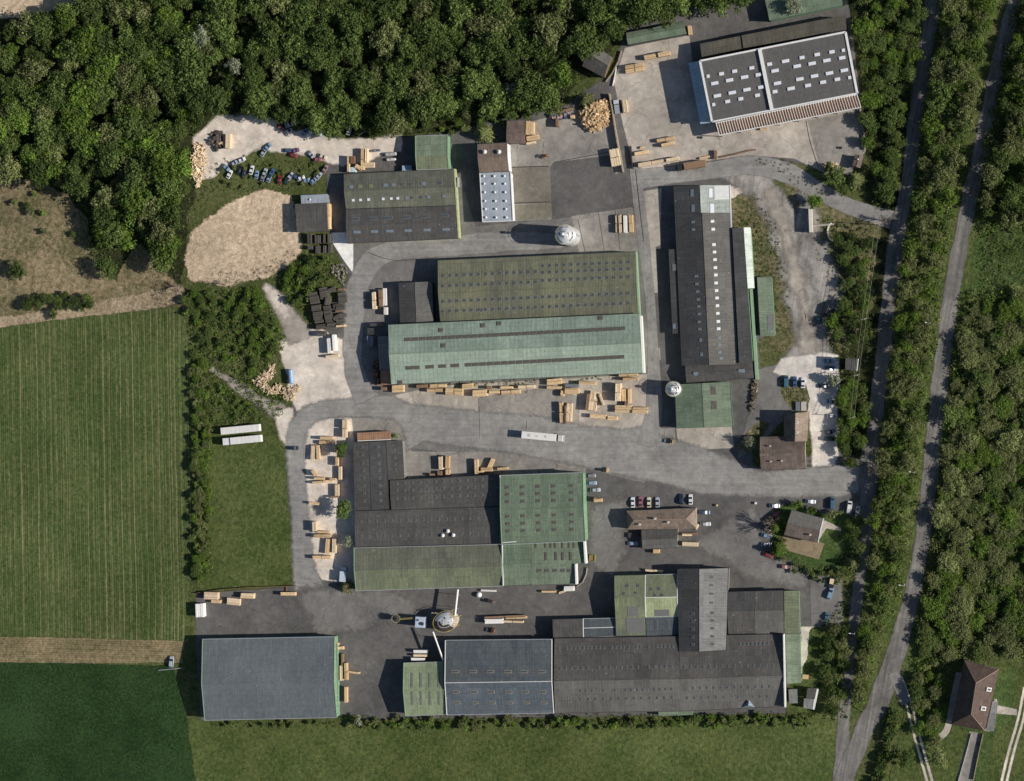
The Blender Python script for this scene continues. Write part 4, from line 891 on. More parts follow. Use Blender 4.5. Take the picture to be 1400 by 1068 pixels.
stacks(740,750,3.3333,[(1203,585,28,20,-2,'f',1.6)],'on the verge east of the long green canopy','small pack')
stacks(1100,850,4.667,[(8,353,20,20,0,'f',1.4)],'standing against the green east canopy foot','canopy pack') if False else None
# heaps
def heap(name, label, cat, pts, n, Lr, Wr, hmax, mat, group=None, flatness=.35, base=True):
    W_ = [P(x, y, 0).xy for x, y in pts]; cx = sum(p.x for p in W_)/len(W_); cy = sum(p.y for p in W_)/len(W_); m = MB()
    tri = [t for t in tessellate_polygon([[Vector((p.x, p.y, 0)) for p in W_]])]
    ar = [abs((W_[t[1]]-W_[t[0]]).cross(W_[t[2]]-W_[t[0]])) for t in tri]
    rad = max((p-Vector((cx, cy))).length for p in W_)
    for _ in range(n):
        t = random.choices(tri, ar)[0]; a, b_ = random.random(), random.random()
        if a+b_ > 1: a, b_ = 1-a, 1-b_
        q = W_[t[0]]+(W_[t[1]]-W_[t[0]])*a+(W_[t[2]]-W_[t[0]])*b_
        d = (q-Vector((cx, cy))).length/rad; z = hmax*max(0, 1-d*d)*random.uniform(.5, 1)+.05
        Mx = Matrix.Translation((q.x-cx, q.y-cy, z)) @ Matrix.Rotation(random.uniform(0, 6.28), 4, 'Z') @ Matrix.Rotation(random.gauss(0, flatness), 4, 'Y') @ Matrix.Rotation(random.gauss(0, flatness), 4, 'X')
        th = random.uniform(.5, 1)*random.uniform(*Wr)
        m.box(Mx, random.uniform(*Lr), random.uniform(*Wr), 0, th*.8, tone=random.random())
    if base:
        c = [(p.x-cx, p.y-cy, .03) for p in W_]; k = [(p.x*.55-cx*.55, p.y*.55-cy*.55, hmax*.55) for p in W_]
        for i in range(len(c)): j = (i+1) % len(c); m.poly([c[i], c[j], k[j], k[i]], tone=.1)
        m.poly(k, tone=.1)
    o = link(name, m.mesh(name, mat), None, (cx, cy, 0)); return tag(o, label, cat, group)
heap('offcut_heap', 'big tumbled heap of yellow timber offcuts beside the boundary wall', 'wood heap', [(795,155),(802,148),(815,142),(829,136),(833,150),(831,168),(822,176),(808,180),(798,172)], 420, (1.2,3.4), (.35,.9), 3.2, WD['f'])
heap('root_pile', 'pale pile of twisted roots and branches by the scrub, west of a blue tank', 'wood heap', [(369,501),(377,500),(376,512),(365,523),(372,532),(381,524),(386,530),(378,540),(366,537),(358,528),(347,524),(352,515),(362,510)], 190, (1,3.2), (.2,.45), 1.0, WD['p'], base=False)
heap('root_pile', 'small pale branch pile on the verge directly below the blue tank', 'wood heap', [(388,530),(398,531),(408,526),(411,531),(404,541),(402,547),(387,545)], 90, (1,2.6), (.2,.45), .8, WD['p'], base=False)
heap('slab_wood_pile', 'long scatter of bleached slab wood along the west edge of the scrap lane', 'wood heap', [(264,198),(276,197),(283,215),(285,225),(276,228),(279,240),(272,256),(266,245),(263,225)], 190, (1.2,4), (.2,.5), .8, WD['p'], base=False)
heap('rubble_pile', 'low pale rubble heap beside the round bush, far east apron corner', 'rubble', [(1125,226),(1140,222),(1147,226),(1138,230),(1126,230)], 60, (.4,1.3), (.3,.8), .8, WD['p'], base=False)
heap('rubble_line', 'loose line of stones on the edge of the gravel triangle near the blackened stacks', 'rubble', [(455,362),(470,360),(476,372),(470,390),(462,385),(452,372)], 70, (.3,.9), (.3,.7), .4, woodm('stone_grey', (.13,.12,.10), (.34,.31,.27)), base=False)
heap('junk_pile', 'dark rusty clutter heaped inside the scrap lane beside the pale timber pack', 'scrap', [(289,183),(304,181),(306,203),(295,205),(288,196)], 55, (.8,2.4), (.4,1.4), 1.2, woodm('scrap_dark', (.03,.035,.04), (.16,.13,.11)))
stacks(240,130,5.833,[(418,367,120,42,88,'p',2.6),(362,385,26,40,90,'f',1.6)],'on the scrap lane at the wood edge','timber on the scrap lane')
heap('junk_pile', 'mixed colourful scrap under the bushes north of the brown apron', 'scrap', [(753,157),(775,153),(785,158),(775,162),(757,166),(753,170)], 50, (.6,2), (.4,1.3), 1.2, woodm('scrap_mix', (.05,.10,.2), (.45,.3,.25)), base=False)
heap('junk_pile', 'rusty scrap and boards heaped at the foot of the teal hall west gable', 'scrap', [(511,495),(518,493),(519,525),(512,526)], 45, (.6,2.2), (.3,1.2), 1.5, woodm('scrap_rust', (.05,.035,.03), (.22,.12,.08)))
heap('junk_pile', 'line of dumped blocks and bushes east of the bare slab by the green end block', 'rubble', [(1029,520),(1035,519),(1036,535),(1031,560),(1024,566),(1028,545)], 50, (.5,1.5), (.4,1.0), .9, woodm('scrap_brown', (.07,.06,.045), (.25,.2,.15)), base=False)

# ------------------------------------------------------------------ vehicles
M_tyre = plain('tyre_rubber', (.02,.02,.02), .9); M_cglass = plain('car_glass', (.02,.03,.045), .12, .7, .1)
M_lamp = plain('headlamp', (.7,.7,.65), .2, .6, .05)
PAINT = {}
def paint(c):
    if c not in PAINT:
        m = N('car_paint_'+str(len(PAINT)), .32, .5); m.col(c); m.b.inputs['Coat Weight'].default_value = .5; PAINT[c] = m.m
    return PAINT[c]
def car_body(L, W, H, kind='car'):
    m = MB()
    # stations: x, half width, z sill, z shoulder
    st = [(-.5,.36,.42,.62),(-.47,.44,.3,.80),(-.40,.49,.25,.92),(-.15,.5,.22,.95),(.15,.5,.22,.95),(.30,.49,.25,.86),(.43,.45,.3,.76),(.49,.36,.38,.62)]
    hs = H/1.45
    rings = []
    for x, hw, z0, z1 in st:
        rings.append([(x*L, -hw*W*.92, z0*hs), (x*L, -hw*W, (z0+z1)/2*hs), (x*L, -hw*W*.86, z1*hs), (x*L, 0, z1*hs*1.03), (x*L, hw*W*.86, z1*hs), (x*L, hw*W, (z0+z1)/2*hs), (x*L, hw*W*.92, z0*hs)])
    for a, b_ in zip(rings, rings[1:]):
        for i in range(6): m.poly([a[i], a[i+1], b_[i+1], b_[i]])
        m.poly([a[6], a[0], b_[0], b_[6]])
    m.poly(rings[0][::-1]); m.poly(rings[-1])
    return m
def cabin(L, W, H, kind):
    g = MB(); r = MB(); hs = H/1.45
    if kind == 'van': xs = (-.47, -.44, .24, .38)
    elif kind == 'estate': xs = (-.45, -.38, .08, .25)
    else: xs = (-.38, -.22, .05, .24)
    b0, t0, t1, b1 = [x*L for x in xs]; zb = .93*hs; zt = H
    B = [(b0, -W*.42, zb), (b1, -W*.42, zb*.97), (b1, W*.42, zb*.97), (b0, W*.42, zb)]
    T = [(t0, -W*.34, zt-.06), (t1, -W*.34, zt-.06), (t1, W*.34, zt-.06), (t0, W*.34, zt-.06)]
    for i in range(4): g.poly([B[i], B[(i+1) % 4], T[(i+1) % 4], T[i]])
    r.poly([(p[0], p[1], p[2]+.0) for p in T]); T2 = [(p[0]*.96+ (t0+t1)*.02, p[1]*.9, zt) for p in T]
    for i in range(4): r.poly([T[i], T[(i+1) % 4], T2[(i+1) % 4], T2[i]])
    r.poly(T2); return g, r
CAR = {}
def car_meshes(kind, L, W, H):
    k = (kind, L, W, H)
    if k not in CAR:
        w_ = MB(); w_.tube((0, -.11, 0), (0, .11, 0), .32, .32, 12)
        g, r = cabin(L, W, H, kind); CAR[k] = (car_body(L, W, H), g, r, w_.mesh('wheel', M_tyre), g.mesh('windows', M_cglass), {})
    return CAR[k]
def car(x, y, a, c, label, kind='car', L=4.3, W=1.75, H=1.45, name='parked_car', cat='car', group='vehicles parked around the yards', z=0):
    body, g, r, wm, gm, cc = car_meshes(kind, L, W, H); p = P(x, y, H*.6)
    if c not in cc: cc[c] = (body.mesh('body', paint(c), smooth=False), r.mesh('roof', paint(c)))
    e = empty(name, (p.x, p.y, z), R(a), label, cat, group)
    link('body', cc[c][0], e); link('roof', cc[c][1], e); link('windows', gm, e)
    for sx in (-.31, .31):
        for sy in (-1, 1): link('wheel', wm, e, (sx*L, sy*(W/2-.14), .32))
    return e
WH=(.72,.73,.75); SI=(.38,.42,.48); LB=(.22,.32,.45); BL=(.05,.10,.22); NV=(.02,.03,.06); BK=(.015,.015,.018); CR=(.62,.58,.45); RD=(.25,.03,.03); TL_=(.06,.14,.20); GN=(.02,.05,.05); GY=(.2,.21,.23)
for t in [
 (865,687,91,WH,'white car, westmost of the four parked north of the hipped roof'),
 (875.5,686,90,(.3,.12,.14),'dull red and silver car, second of the four north of the hipped roof'),
 (887,687,90,CR,'cream car, third of the four north of the hipped roof'),
 (898.6,687,90,SI,'silver-blue car, eastmost of the four north of the hipped roof'),
 (931,682.5,90,NV,'navy car beside the white one, north-east of the hipped roof','estate'),
 (944,683,90,WH,'white car beside the navy one, north-east of the hipped roof'),
 (963.4,700.7,0,BL,'dark blue car nosed to the east end of the hipped roof'),
 (964.5,716.6,2,SI,'silver car with dark windscreen at the east end of the hipped roof'),
 (865,743,0,LB,'light blue car parked in the shade west of the grey annex'),
 (1059,691.7,0,SI,'silver car on the road north-west of the garden house'),
 (1108,685.8,-5,SI,'silver car on the road directly north of the garden house'),
 (1172.5,698.6,80,SI,'silver car just east of the white van near the country road'),
 (1047.8,732.5,-10,LB,'light blue car on the upper side west of the garden house'),
 (1047.8,744.6,-3,SI,'silver car on the lower side west of the garden house'),
 (1050,759,-20,RD,'dark red car half in shade below the two cars west of the garden'),
 (1059,704,30,RD,'dark red car under the leafless tree by the garden house'),
 (1072.7,775,-5,(.28,.12,.10),'faded brick red car on the south edge of the garden plot'),
 (1130,843,80,TL_,'small teal and red car alone on the square of asphalt by the woodland','car',3.4,1.6,1.4),
 (1086.5,522,90,BL,'deep blue car, middle of the three in a row on chalky ground'),
 (1097.8,523.4,88,WH,'white car, eastmost of the three in a row on chalky ground'),
 (1133,493.3,-3,LB,'pale blue car, upper of the pair beside the transformer tower'),
 (1134.5,503.4,-5,BL,'mid blue car, lower of the pair beside the transformer tower'),
 (1136.6,549.4,-4,SI,'silver car under the trees at the upper chalky lot edge'),
 (1138,568.4,6,WH,'whitish car under the trees, middle of the chalky lot'),
 (1134.5,600,0,GN,'dark green long car under the trees, lower chalky lot edge','van',4.8,1.9,1.7),
 (1134,590.5,10,GY,'grey car in tree shade directly above the dark green one'),
 (1126,527.8,0,NV,'dark car in deep shade by the grey shrub on the chalky lot'),
 (1121,437.8,-30,TL_,'small teal car near the black car on the gravel track','car',3.6,1.6,1.4),
 (807.6,650.5,3,GY,'steel grey car, northmost of three by the tall green roof'),
 (808.8,660.4,0,LB,'light blue car, middle of three by the tall green roof'),
 (813.7,670,3,SI,'silver car, southmost of three by the tall green roof'),
 (401.5,612.6,0,NV,'dark navy car driving round the west bend of the works road','estate'),
 ]: car(*t[:5], **(dict(kind=t[5]) if len(t) == 6 else dict(kind=t[5], L=t[6], W=t[7], H=t[8]) if len(t) > 6 else {}))
car(1138,688,88,TL_,'dark teal van beside a garden bush north-east of the garden house','van',4.9,1.9,1.9,'parked_van','van')
car(1161,694,82,WH,'white van parked at the east road verge','van',5.2,2.0,2.0,'parked_van','van')
car(1074.6,521.4,90,TL_,'blue-grey van, westmost of the three in a row on chalky ground','van',4.9,1.95,1.9,'parked_van','van')
car(1129.4,421.8,70,BK,'large black van on the gravel track below the power line','van',5.4,2.2,2.0,'parked_van','van')
car(1135,811,72,LB,'blue-silver pickup towing a trailer at the woodland edge','estate',5.2,1.9,1.6,'pickup_truck','pickup')
car(234,905,85,SI,'silver-blue car parked alone on the field track west of the slate hall','estate',4.9,2.0,1.8)
scrap = [(391.7,163.5,80,SI),(395.5,170.5,20,WH),(383.7,174.5,-40,(.35,.1,.1)),(394.3,179.5,30,SI),(416.6,181,60,LB),(424.8,180,20,WH),(431,178.5,0,RD),(433.7,185,10,SI),(438.9,177,40,GY),(452.6,180.6,85,BK),(477,178.5,70,WH),(494,180,30,SI),(365.7,201,50,LB),(360,208.5,55,SI),(393.4,205.4,0,BL),(403.7,206,20,(.2,.1,.2)),(400.3,212.3,-20,RD),(425,211.4,-50,SI),(433.7,218,0,(.35,.1,.12)),(440.6,214,-20,CR),
 (329.7,219,25,WH),(320,223.4,35,SI),(308.6,229,-40,LB),(313.4,238.3,60,WH),(327,232.5,80,BK),(333.6,235.4,80,NV),(343.7,232.5,75,WH),(350.6,238.9,80,LB),(361.6,236.5,70,SI),(359.3,242,70,GY),(371,236.5,60,BL),(367.5,244,65,LB),(382,245.7,85,RD),(391.7,246.6,70,GN),(396.5,241,50,SI),(405,242.3,-30,BL),(411,243.7,20,WH),(418.3,246.6,10,LB),(435.4,240.6,50,SI),(428.4,247,40,LB),(444,231.5,60,(.3,.2,.2))]
def cname(c): return {WH:'white',SI:'silver',LB:'light blue',GY:'grey',BK:'black',RD:'red',BL:'blue',NV:'dark',CR:'cream',GN:'dark green'}.get(c,'faded reddish')
cl = {}
rows_ = [('on the scrap row under the wood edge', range(0,12)), ('on the north side of the scrap island', range(12,20)), ('on the south side of the scrap island', range(20,41))]
for where, rg in rows_:
    cc = {}
    for i in sorted(rg, key=lambda i: scrap[i][0]):
        n = cname(scrap[i][3]); cc.setdefault(n, []).append(i)
    for n, L_ in cc.items():
        for j, i in enumerate(L_):
            lab = (n+' scrapped car ' if len(L_) == 1 else (n+' scrapped car, '+ORD[j]+' such from west, '))+where
            car(*scrap[i][:4], lab, L=random.choice((3.6,3.9,4.1)), name='scrapped_car', cat='scrapped car', group='scrap cars by the wood')
# articulated lorry on the road
def wheels(e, xs, W, r=.5):
    m = MB(); m.tube((0, -.15, 0), (0, .15, 0), r, r, 12); me = m.mesh('wheel', M_tyre)
    for x in xs:
        for sy in (-1, 1): link('wheel', me, e, (x, sy*(W/2-.2), r))
def boxm(L, W, z0, z1, mats, off=0, taper=1): m = MB(); m.box(Matrix.Translation((off, 0, 0)), L, W, z0, z1, taper=taper); return m.mesh('box', mats)
M_wbox = plain('white_trailer_skin', (.74,.73,.71), .5, .3, .10, sc_=.5); M_chas = plain('chassis', (.03,.03,.03), .8); M_blk = plain('black_cab', (.03,.03,.035), .4, .4)
def lorry(x, y, a, L, W, H, label, cabm, name='articulated_lorry', cat='lorry', box=M_wbox, cabL=2.4, cabH=3.4):
    p = P(x, y, H); e = empty(name, (p.x, p.y, 0), R(a), label, cat)
    me = boxm(L-cabL-.7, W, 1.1, H, box, -(cabL+.7)/2); link('trailer_box', me, e)
    m = MB(); m.box(Matrix.Translation((L/2-cabL/2, 0, 0)), cabL, W*.96, .8, cabH-.6); m.box(Matrix.Translation((L/2-cabL/2-.15, 0, 0)), cabL*.85, W*.9, cabH-.6, cabH, taper=.86); link('cab', m.mesh('cab', cabm), e)
    m = MB(); m.box(Matrix.Translation((L/2+.01, 0, 0)), .05, W*.85, 1.8, 2.7); link('windscreen', m.mesh('windscreen', M_cglass), e)
    m = MB(); m.box(Matrix.Identity(4), L-.4, .9, .7, 1.08); link('chassis', m.mesh('chassis', M_chas), e)
    for s_ in (-1, 1): m = MB(); m.box(Matrix.Translation((L/2-.3, s_*(W/2+.15), 0)), .15, .2, 1.9, 2.7); link('mirror', m.mesh('mirror', M_chas), e)
    wheels(e, (L/2-1.2, L/2-4.2, -L/2+1.4, -L/2+2.7, -L/2+4.0), W); return e
e = lorry(741.5,597,-5,17.3,2.9,4.0,'long white box lorry on the works road, its dark shadow trailing west',plain('white_cab',(.55,.55,.53),.4))
for x, y, l_, w_ in ((-5.6,0,1.2,1.2),(-2.3,0,1.0,.5),(1.3,.1,.9,1.0)):
    m = MB(); m.box(Matrix.Translation((x, y, 0)), l_, w_, 4.0, 4.05); link('roof_patch', m.mesh('roof_patch', plain('dirty_patch', (.5,.47,.42))), e)
e = lorry(944,226,8,12.0,2.7,3.4,'black cabbed lorry with a greyish load parked beside the warehouse apron edge',M_blk,box=WD['b'],cabL=2.6); e.rotation_euler[2] = R(188)
def trailer(x, y, a, L, W, H, label, band_=None):
    p = P(x, y, H); e = empty('box_trailer', (p.x, p.y, 0), R(a), label, 'trailer', 'white box trailers on the meadow')
    m = MB(); m.box(Matrix.Identity(4), L, W, 1.1, H); link('body', m.mesh('body', M_wbox), e)
    m = MB(); m.box(Matrix.Identity(4), L-1, 1, .7, 1.08); link('chassis', m.mesh('chassis', M_chas), e); wheels(e, (-L/2+1.4, -L/2+2.8), W)
    if band_: m = MB(); m.box(Matrix.Translation((band_, 0, 0)), .6, W+.06, 1.3, H+.03); link('door', m.mesh('door', plain('blue_door_panel', (.03,.08,.16))), e)
    for i in range(9):
        m2 = MB(); m2.box(Matrix.Translation((-L/2+L*(i+.5)/9, 0, 0)), .06, W, H, H+.04); link('roof_rib', m2.mesh('roof_rib', plain('rib', (.6,.6,.6)) if i == 0 else bpy.data.materials['rib']), e)
trailer(328,587.3,5.5,17,2.9,3.6,'upper white box trailer standing on the west meadow')
trailer(330.5,601.8,5.5,16.8,2.9,3.6,'lower white box trailer on the west meadow, crossed by a dark blue band',-5.4)
# box truck under trees
p = P(468.5,785.5,3.2); e = empty('box_truck', (p.x, p.y, 0), R(86), 'small pale blue box truck in tree shade at the gravel strip south end', 'truck')
link('cargo_box', boxm(4.3, 2.6, 1, 3.2, plain('pale_blue_box', (.5,.58,.66), .4), -.9), e); link('cab', boxm(1.7, 2.3, .7, 2.5, plain('cab_white', (.6,.62,.66)), 2.3, .9), e)
m = MB(); m.box(Matrix.Translation((3.17, 0, 0)), .05, 1.9, 1.5, 2.2); link('windscreen', m.mesh('windscreen', M_cglass), e); wheels(e, (-2, 2.2), 2.4, .45)
# vehicles with a box: by boundary wall
p = P(842.5,145.5,2.8); e = empty('flatbed_truck', (p.x, p.y, 0), R(98), 'small dark and white flatbed truck parked along the boundary wall', 'truck')
link('load_bed', boxm(3.6, 2.1, .9, 1.5, plain('bed_grey', (.3,.32,.35)), -1), e); link('cab', boxm(1.7, 2.1, .6, 2.3, plain('bed_cab', (.5,.52,.56)), 1.9, .9), e)
m = MB(); m.box(Matrix.Translation((2.77, 0, 0)), .05, 1.7, 1.4, 2.0); link('windscreen', m.mesh('windscreen', M_cglass), e); wheels(e, (-1.8, 1.8), 2.1, .4)
car(849,146,98,NV,'dark car squeezed between the flatbed truck and a pale pack','car')
# trailers
def utrailer(x, y, a, L, W, label, mat, load=None):
    p = P(x, y, 1); e = empty('utility_trailer', (p.x, p.y, 0), R(a), label, 'trailer'); link('load_bed', boxm(L, W, .5, 1.1, mat), e)
    m = MB(); m.tube((L/2, 0, .6), (L/2+1.3, 0, .5), .06, .06, 6); link('drawbar', m.mesh('drawbar', M_chas), e)
    if load: link('load', boxm(L*.5, W*.8, 1.1, 1.9, load, L*.15), e)
    wheels(e, (0,), W+.3, .32)
utrailer(1137,797,80,4.2,2.0,'black trailer with a tan load behind the blue-silver pickup',M_blk,WD['p'])
utrailer(866,732,0,4.5,2.0,'flat dark trailer in the shade against the grey annex',plain('dk_bed',(.06,.05,.05)))
utrailer(1098.8,555.5,90,3.6,2.0,'small whitish trailer on the north side of the tiled house',plain('pale_bed',(.5,.46,.44)))
utrailer(1091,555.5,90,3.6,1.8,'small grey trailer in the shadow on the north side of the tiled house',plain('grey_bed',(.16,.17,.19)))
def forklift(x, y, a, label, c):
    p = P(x, y, 1.2); e = empty('forklift', (p.x, p.y, 0), R(a), label, 'forklift'); pm = plain('forklift_paint', c, .5)
    link('body', boxm(2.0, 1.2, .3, 1.2, pm, -.2, .92), e); m = MB()
    for sx, sy in ((-.8,-.5),(-.8,.5),(.6,-.5),(.6,.5)): m.tube((sx, sy, 1.1), (sx, sy, 2.1), .05, .05, 6)
    m.box(Matrix.Translation((-.1, 0, 0)), 1.5, 1.1, 2.1, 2.18); link('roof_guard', m.mesh('roof_guard', M_chas), e)
    m = MB()
    for sy in (-.35, .35): m.box(Matrix.Translation((.95, sy, 0)), .12, .14, .1, 2.6)
    link('mast', m.mesh('mast', M_chas), e)
    for sy in (-.3, .3): m = MB(); m.box(Matrix.Translation((1.6, sy, 0)), 1.2, .12, .12, .18); link('fork', m.mesh('fork', M_met), e)
    wheels(e, (-.75, .65), 1.3, .3)
forklift(827,642.5,0,'dark forklift carrying a timber pack by the tall green roof corner',(.04,.04,.05))
stacks(620,580,4.45,[(934,279,14,28,0,'f',1.3)],'carried on the forks of the dark forklift','forklift load')
forklift(670,822,-20,'forklift with faded red body in the asphalt yard, east of a white spot',(.2,.05,.05))
forklift(674,862,80,'orange forklift south of the long trestle pile',(.4,.15,.05))
forklift(918,603,80,'yellow forklift with raised mast on the slab below the green end block',(.5,.36,.12))
forklift(745,213.5,20,'small orange forklift alone on the concrete east of the office',(.5,.25,.08))
# tanks
def tank(x, y, a, L, r, label, mat, z=.3):
    p = P(x, y, r*2); m = MB(); n = 18; pr = [(-L/2, 0), (-L/2+.05, r*.5), (-L/2+.3, r*.9), (-L/2+.6, r), (L/2-.6, r), (L/2-.3, r*.9), (L/2-.05, r*.5), (L/2, 0)]
    for (x0, r0), (x1, r1) in zip(pr, pr[1:]):
        for i in range(n):
            t0, t1 = 2*math.pi*i/n, 2*math.pi*(i+1)/n
            pts = [(x0, r0*math.cos(t0), r0*math.sin(t0)+r), (x0, r0*math.cos(t1), r0*math.sin(t1)+r), (x1, r1*math.cos(t1), r1*math.sin(t1)+r), (x1, r1*math.cos(t0), r1*math.sin(t0)+r)]
            m.poly(pts if r0 and r1 else ([pts[0], pts[2], pts[3]] if not r0 else pts[:3]))
    e = empty('storage_tank', (p.x, p.y, z), R(a), label, 'tank'); link('shell', m.mesh('shell', mat, smooth=True), e)
    m = MB()
    for k in (-.3, .3): m.box(Matrix.Translation((k*L, 0, 0)), .3, r*1.6, -z, r*.5)
    link('cradle', m.mesh('cradle', M_slab), e); m = MB(); m.lathe([(.3, 2*r-.05), (.3, 2*r+.15), (0, 2*r+.18)], 10); link('hatch', m.mesh('hatch', M_met), e)
tank(397,515,95,6.2,1.15,'blue steel tank lying on the gravel beside the root piles',plain('tank_blue',(.25,.36,.52),.4,.4))
tank(534,210.5,2,5.0,.8,'upper grey tank west of the square sage green annex',plain('tank_grey',(.42,.42,.42),.4,.4))
tank(534.5,218,2,4.2,.6,'lower slim pale tank west of the square sage green annex',plain('tank_pale',(.62,.62,.6),.4,.4))
tank(513,206,4,4.6,.5,'thin dark pipe tank northmost of the three near the annex',plain('tank_dark',(.12,.15,.2),.4,.4))
p = P(556,230,2.4); e = empty('shipping_container', (p.x, p.y, 0), 0, 'small light blue metal container in shade beside the annex foot', 'container'); link('body', boxm(3.9, 2.2, 0.05, 2.4, plain('blue_container', (.3,.42,.52), .5)), e); m = MB(); m.box(Matrix.Translation((0, 0, 0)), 3.6, .1, 2.4, 2.48); link('roof_rib', m.mesh('roof_rib', M_met), e)
p = P(481.5,232,2.4); e = empty('shipping_container', (p.x, p.y, 0), 0, 'small whitish blue box container at the north-west corner of the workshop', 'container'); link('body', boxm(2.6, 2.0, 0.05, 2.4, plain('white_container', (.55,.62,.66), .5)), e); m = MB(); m.box(Matrix.Translation((0, 0, 0)), .1, 1.8, 2.4, 2.48); link('roof_rib', m.mesh('roof_rib', M_met), e)

# ------------------------------------------------------------------ silos and dust plant
M_silo = plain('galvanised_silo', (.66,.67,.68), .35, .5, .28, .25, sc_=.9); M_yel = plain('yellow_rail', (.5,.4,.12), .6)
def silo(x, y, r, H, top, label, spout=True):
    p = P(x, y, H); e = empty('silo', (p.x, p.y, 0), 0, label, 'silo')
    m = MB(); m.lathe([(r*.98, 0), (r*.98, H*.98), (r, H)], 28); link('shell', m.mesh('shell', M_silo, smooth=True), e)
    m = MB(); m.lathe([(r, H), (r*.72, H+r*.22), (r*.3, H+r*.42), (r*.12, H+r*.47), (r*.12, H+r*.6), (0, H+r*.6)], 28); link('cone_roof', m.mesh('cone_roof', M_silo, smooth=True), e)
    m = MB()
    for i in range(24):
        t = 2*math.pi*i/24; t2 = 2*math.pi*(i+1)/24
        m.tube((r*math.cos(t), r*math.sin(t), H+.9), (r*math.cos(t2), r*math.sin(t2), H+.9), .05, .05, 5); m.tube((r*math.cos(t), r*math.sin(t), H), (r*math.cos(t), r*math.sin(t), H+.9), .035, .035, 4)
    link('railing', m.mesh('railing', M_yel), e)
    m = MB()
    for i in range(13):
        t = random.uniform(0, 6.28); k = random.uniform(.25, .9)*r; t2 = t+random.uniform(.4, 1.2)
        m.tube((k*math.cos(t), k*math.sin(t), H+.35+(1-k/r)*r*.45), (k*math.cos(t2), k*math.sin(t2), H+.55+(1-k/r)*r*.45), .14, .14, 6)
    link('roof_pipe', m.mesh('roof_pipe', M_dark), e)
    m = MB(); m.tube((-r*.1, 0, H+r*.4), (-r*.1, 0, top-1.2), .55, .45, 10); m.lathe([(.6, top-1.2), (.6, top-.4), (.1, top)], 10, (-r*.1, 0, 0)); link('vent_stack', m.mesh('vent_stack', M_silo), e)
    m = MB()
    for k in range(int(H/.5)): m.box(Matrix.Translation((r+.25, 0, 0)), .06, .5, k*.5+.2, k*.5+.26)
    for s_ in (-.27, .27): m.box(Matrix.Translation((r+.25, s_, 0)), .06, .06, 0.05, H+1)
    link('ladder', m.mesh('ladder', M_met), e); return e
silo(773,321,4.1,12.0,17.0,'larger white conical silo throwing the longest shadow across the north yard road')
silo(920.5,532,3.1,6.2,9.5,'smaller white silo touching the west edge of the green end block')
# dust extraction plant
p = P(609,850,6.5); e = empty('dust_extraction_plant', (p.x, p.y, 0), R(22), 'big dented silver dust bunker with two long ducts in the southern asphalt yard', 'dust plant')
m = MB(); m.lathe([(2.6, 0), (4.3, 3.2), (4.3, 5.2), (3.9, 6.0), (2.6, 6.8), (.9, 7.2), (0, 7.25)], 22)
m.v = [(v[0]*1.22, v[1]*.9, v[2]) for v in m.v]; link('bunker', m.mesh('bunker', M_silo, smooth=True), e)
m = MB()
for i in range(28):
    t, t2 = 2*math.pi*i/28, 2*math.pi*(i+1)/28; f = lambda a: (5.6*math.cos(a), 4.2*math.sin(a), 6.0)
    m.tube(f(t), f(t2), .09, .09, 5)
    if i % 4 == 0: a = f(t); m.tube((a[0], a[1], 0), a, .1, .1, 5)
link('walkway_rail', m.mesh('walkway_rail', M_yel), e)
m = MB()
for i in range(16):
    a = random.uniform(0, 6.28); k = random.uniform(.3, 3.2); q = (k*math.cos(a)*1.1, k*math.sin(a)*.75); 
    m.tube((q[0], q[1], 6.9-k*.3), (q[0]+random.uniform(-1.6,1.6), q[1]+random.uniform(-1.2,1.2), 7.2), .16, .16, 6)
link('top_pipe', m.mesh('top_pipe', M_dark), e)
m = MB()
for i in range(9):
    a0 = R(150+i*16); m.poly([(5.3*math.cos(a0), 3.95*math.sin(a0), 5.9), (5.3*math.cos(a0+.3), 3.95*math.sin(a0+.3), 5.9), (2.0*math.cos(a0+.3), 1.5*math.sin(a0+.3), 7.25), (2.0*math.cos(a0), 1.5*math.sin(a0), 7.25)], tone=.5)
link('dirty_cover', m.mesh('dirty_cover', plain('dusty_black', (.06,.05,.04), .9, .1, .5)), e)
m = MB()
for i in range(7):
    a0 = R(-60+i*15); m.poly([(5.2*math.cos(a0), 3.9*math.sin(a0), 5.95), (5.2*math.cos(a0+.2), 3.9*math.sin(a0+.2), 5.95), (3.6*math.cos(a0+.2), 2.7*math.sin(a0+.2), 6.75), (3.6*math.cos(a0), 2.7*math.sin(a0), 6.75)])
link('sawdust_crust', m.mesh('sawdust_crust', plain('sawdust', (.42,.30,.16), .95, .1, .4)), e)
def duct(name, label, p1, h1, p2, h2, r, mat, legs=2, cat='duct'):
    a = P(*p1, h1); b_ = P(*p2, h2); m = MB(); m.tube(a, b_, r, r, 10); e = empty(name, (a.x, a.y, 0), 0, label, cat); m.build('pipe', mat, e)
    m = MB()
    for i in range(legs):
        q = a.lerp(b_, (i+.5)/legs); m.tube((q.x, q.y, 0), (q.x, q.y, q.z-r*.6), .1, .1, 6)
    m.build('support', M_met, e)
duct('overhead_duct', 'long white overhead duct running north from the dust bunker to the green roof', (622,842), 6.2, (626,806), 5.8, .42, M_white)
duct('overhead_duct', 'long white overhead duct running south from the dust bunker past the green shed', (592,864), 6.2, (606,903), 5.8, .36, M_white)
duct('overhead_duct', 'thin tan pipe linking the dust bunker to the blue filter box', (590,838), 4.5, (619,839), 5, .18, WD['p'], 1)
p = P(574,851,5.2); e = empty('filter_unit', (p.x, p.y, 0), R(-3), 'pale blue square filter box west of the silver dust bunker', 'filter unit'); link('housing', boxm(3.9, 4.4, 1.2, 5.2, plain('filter_blue', (.45,.52,.62), .4)), e)
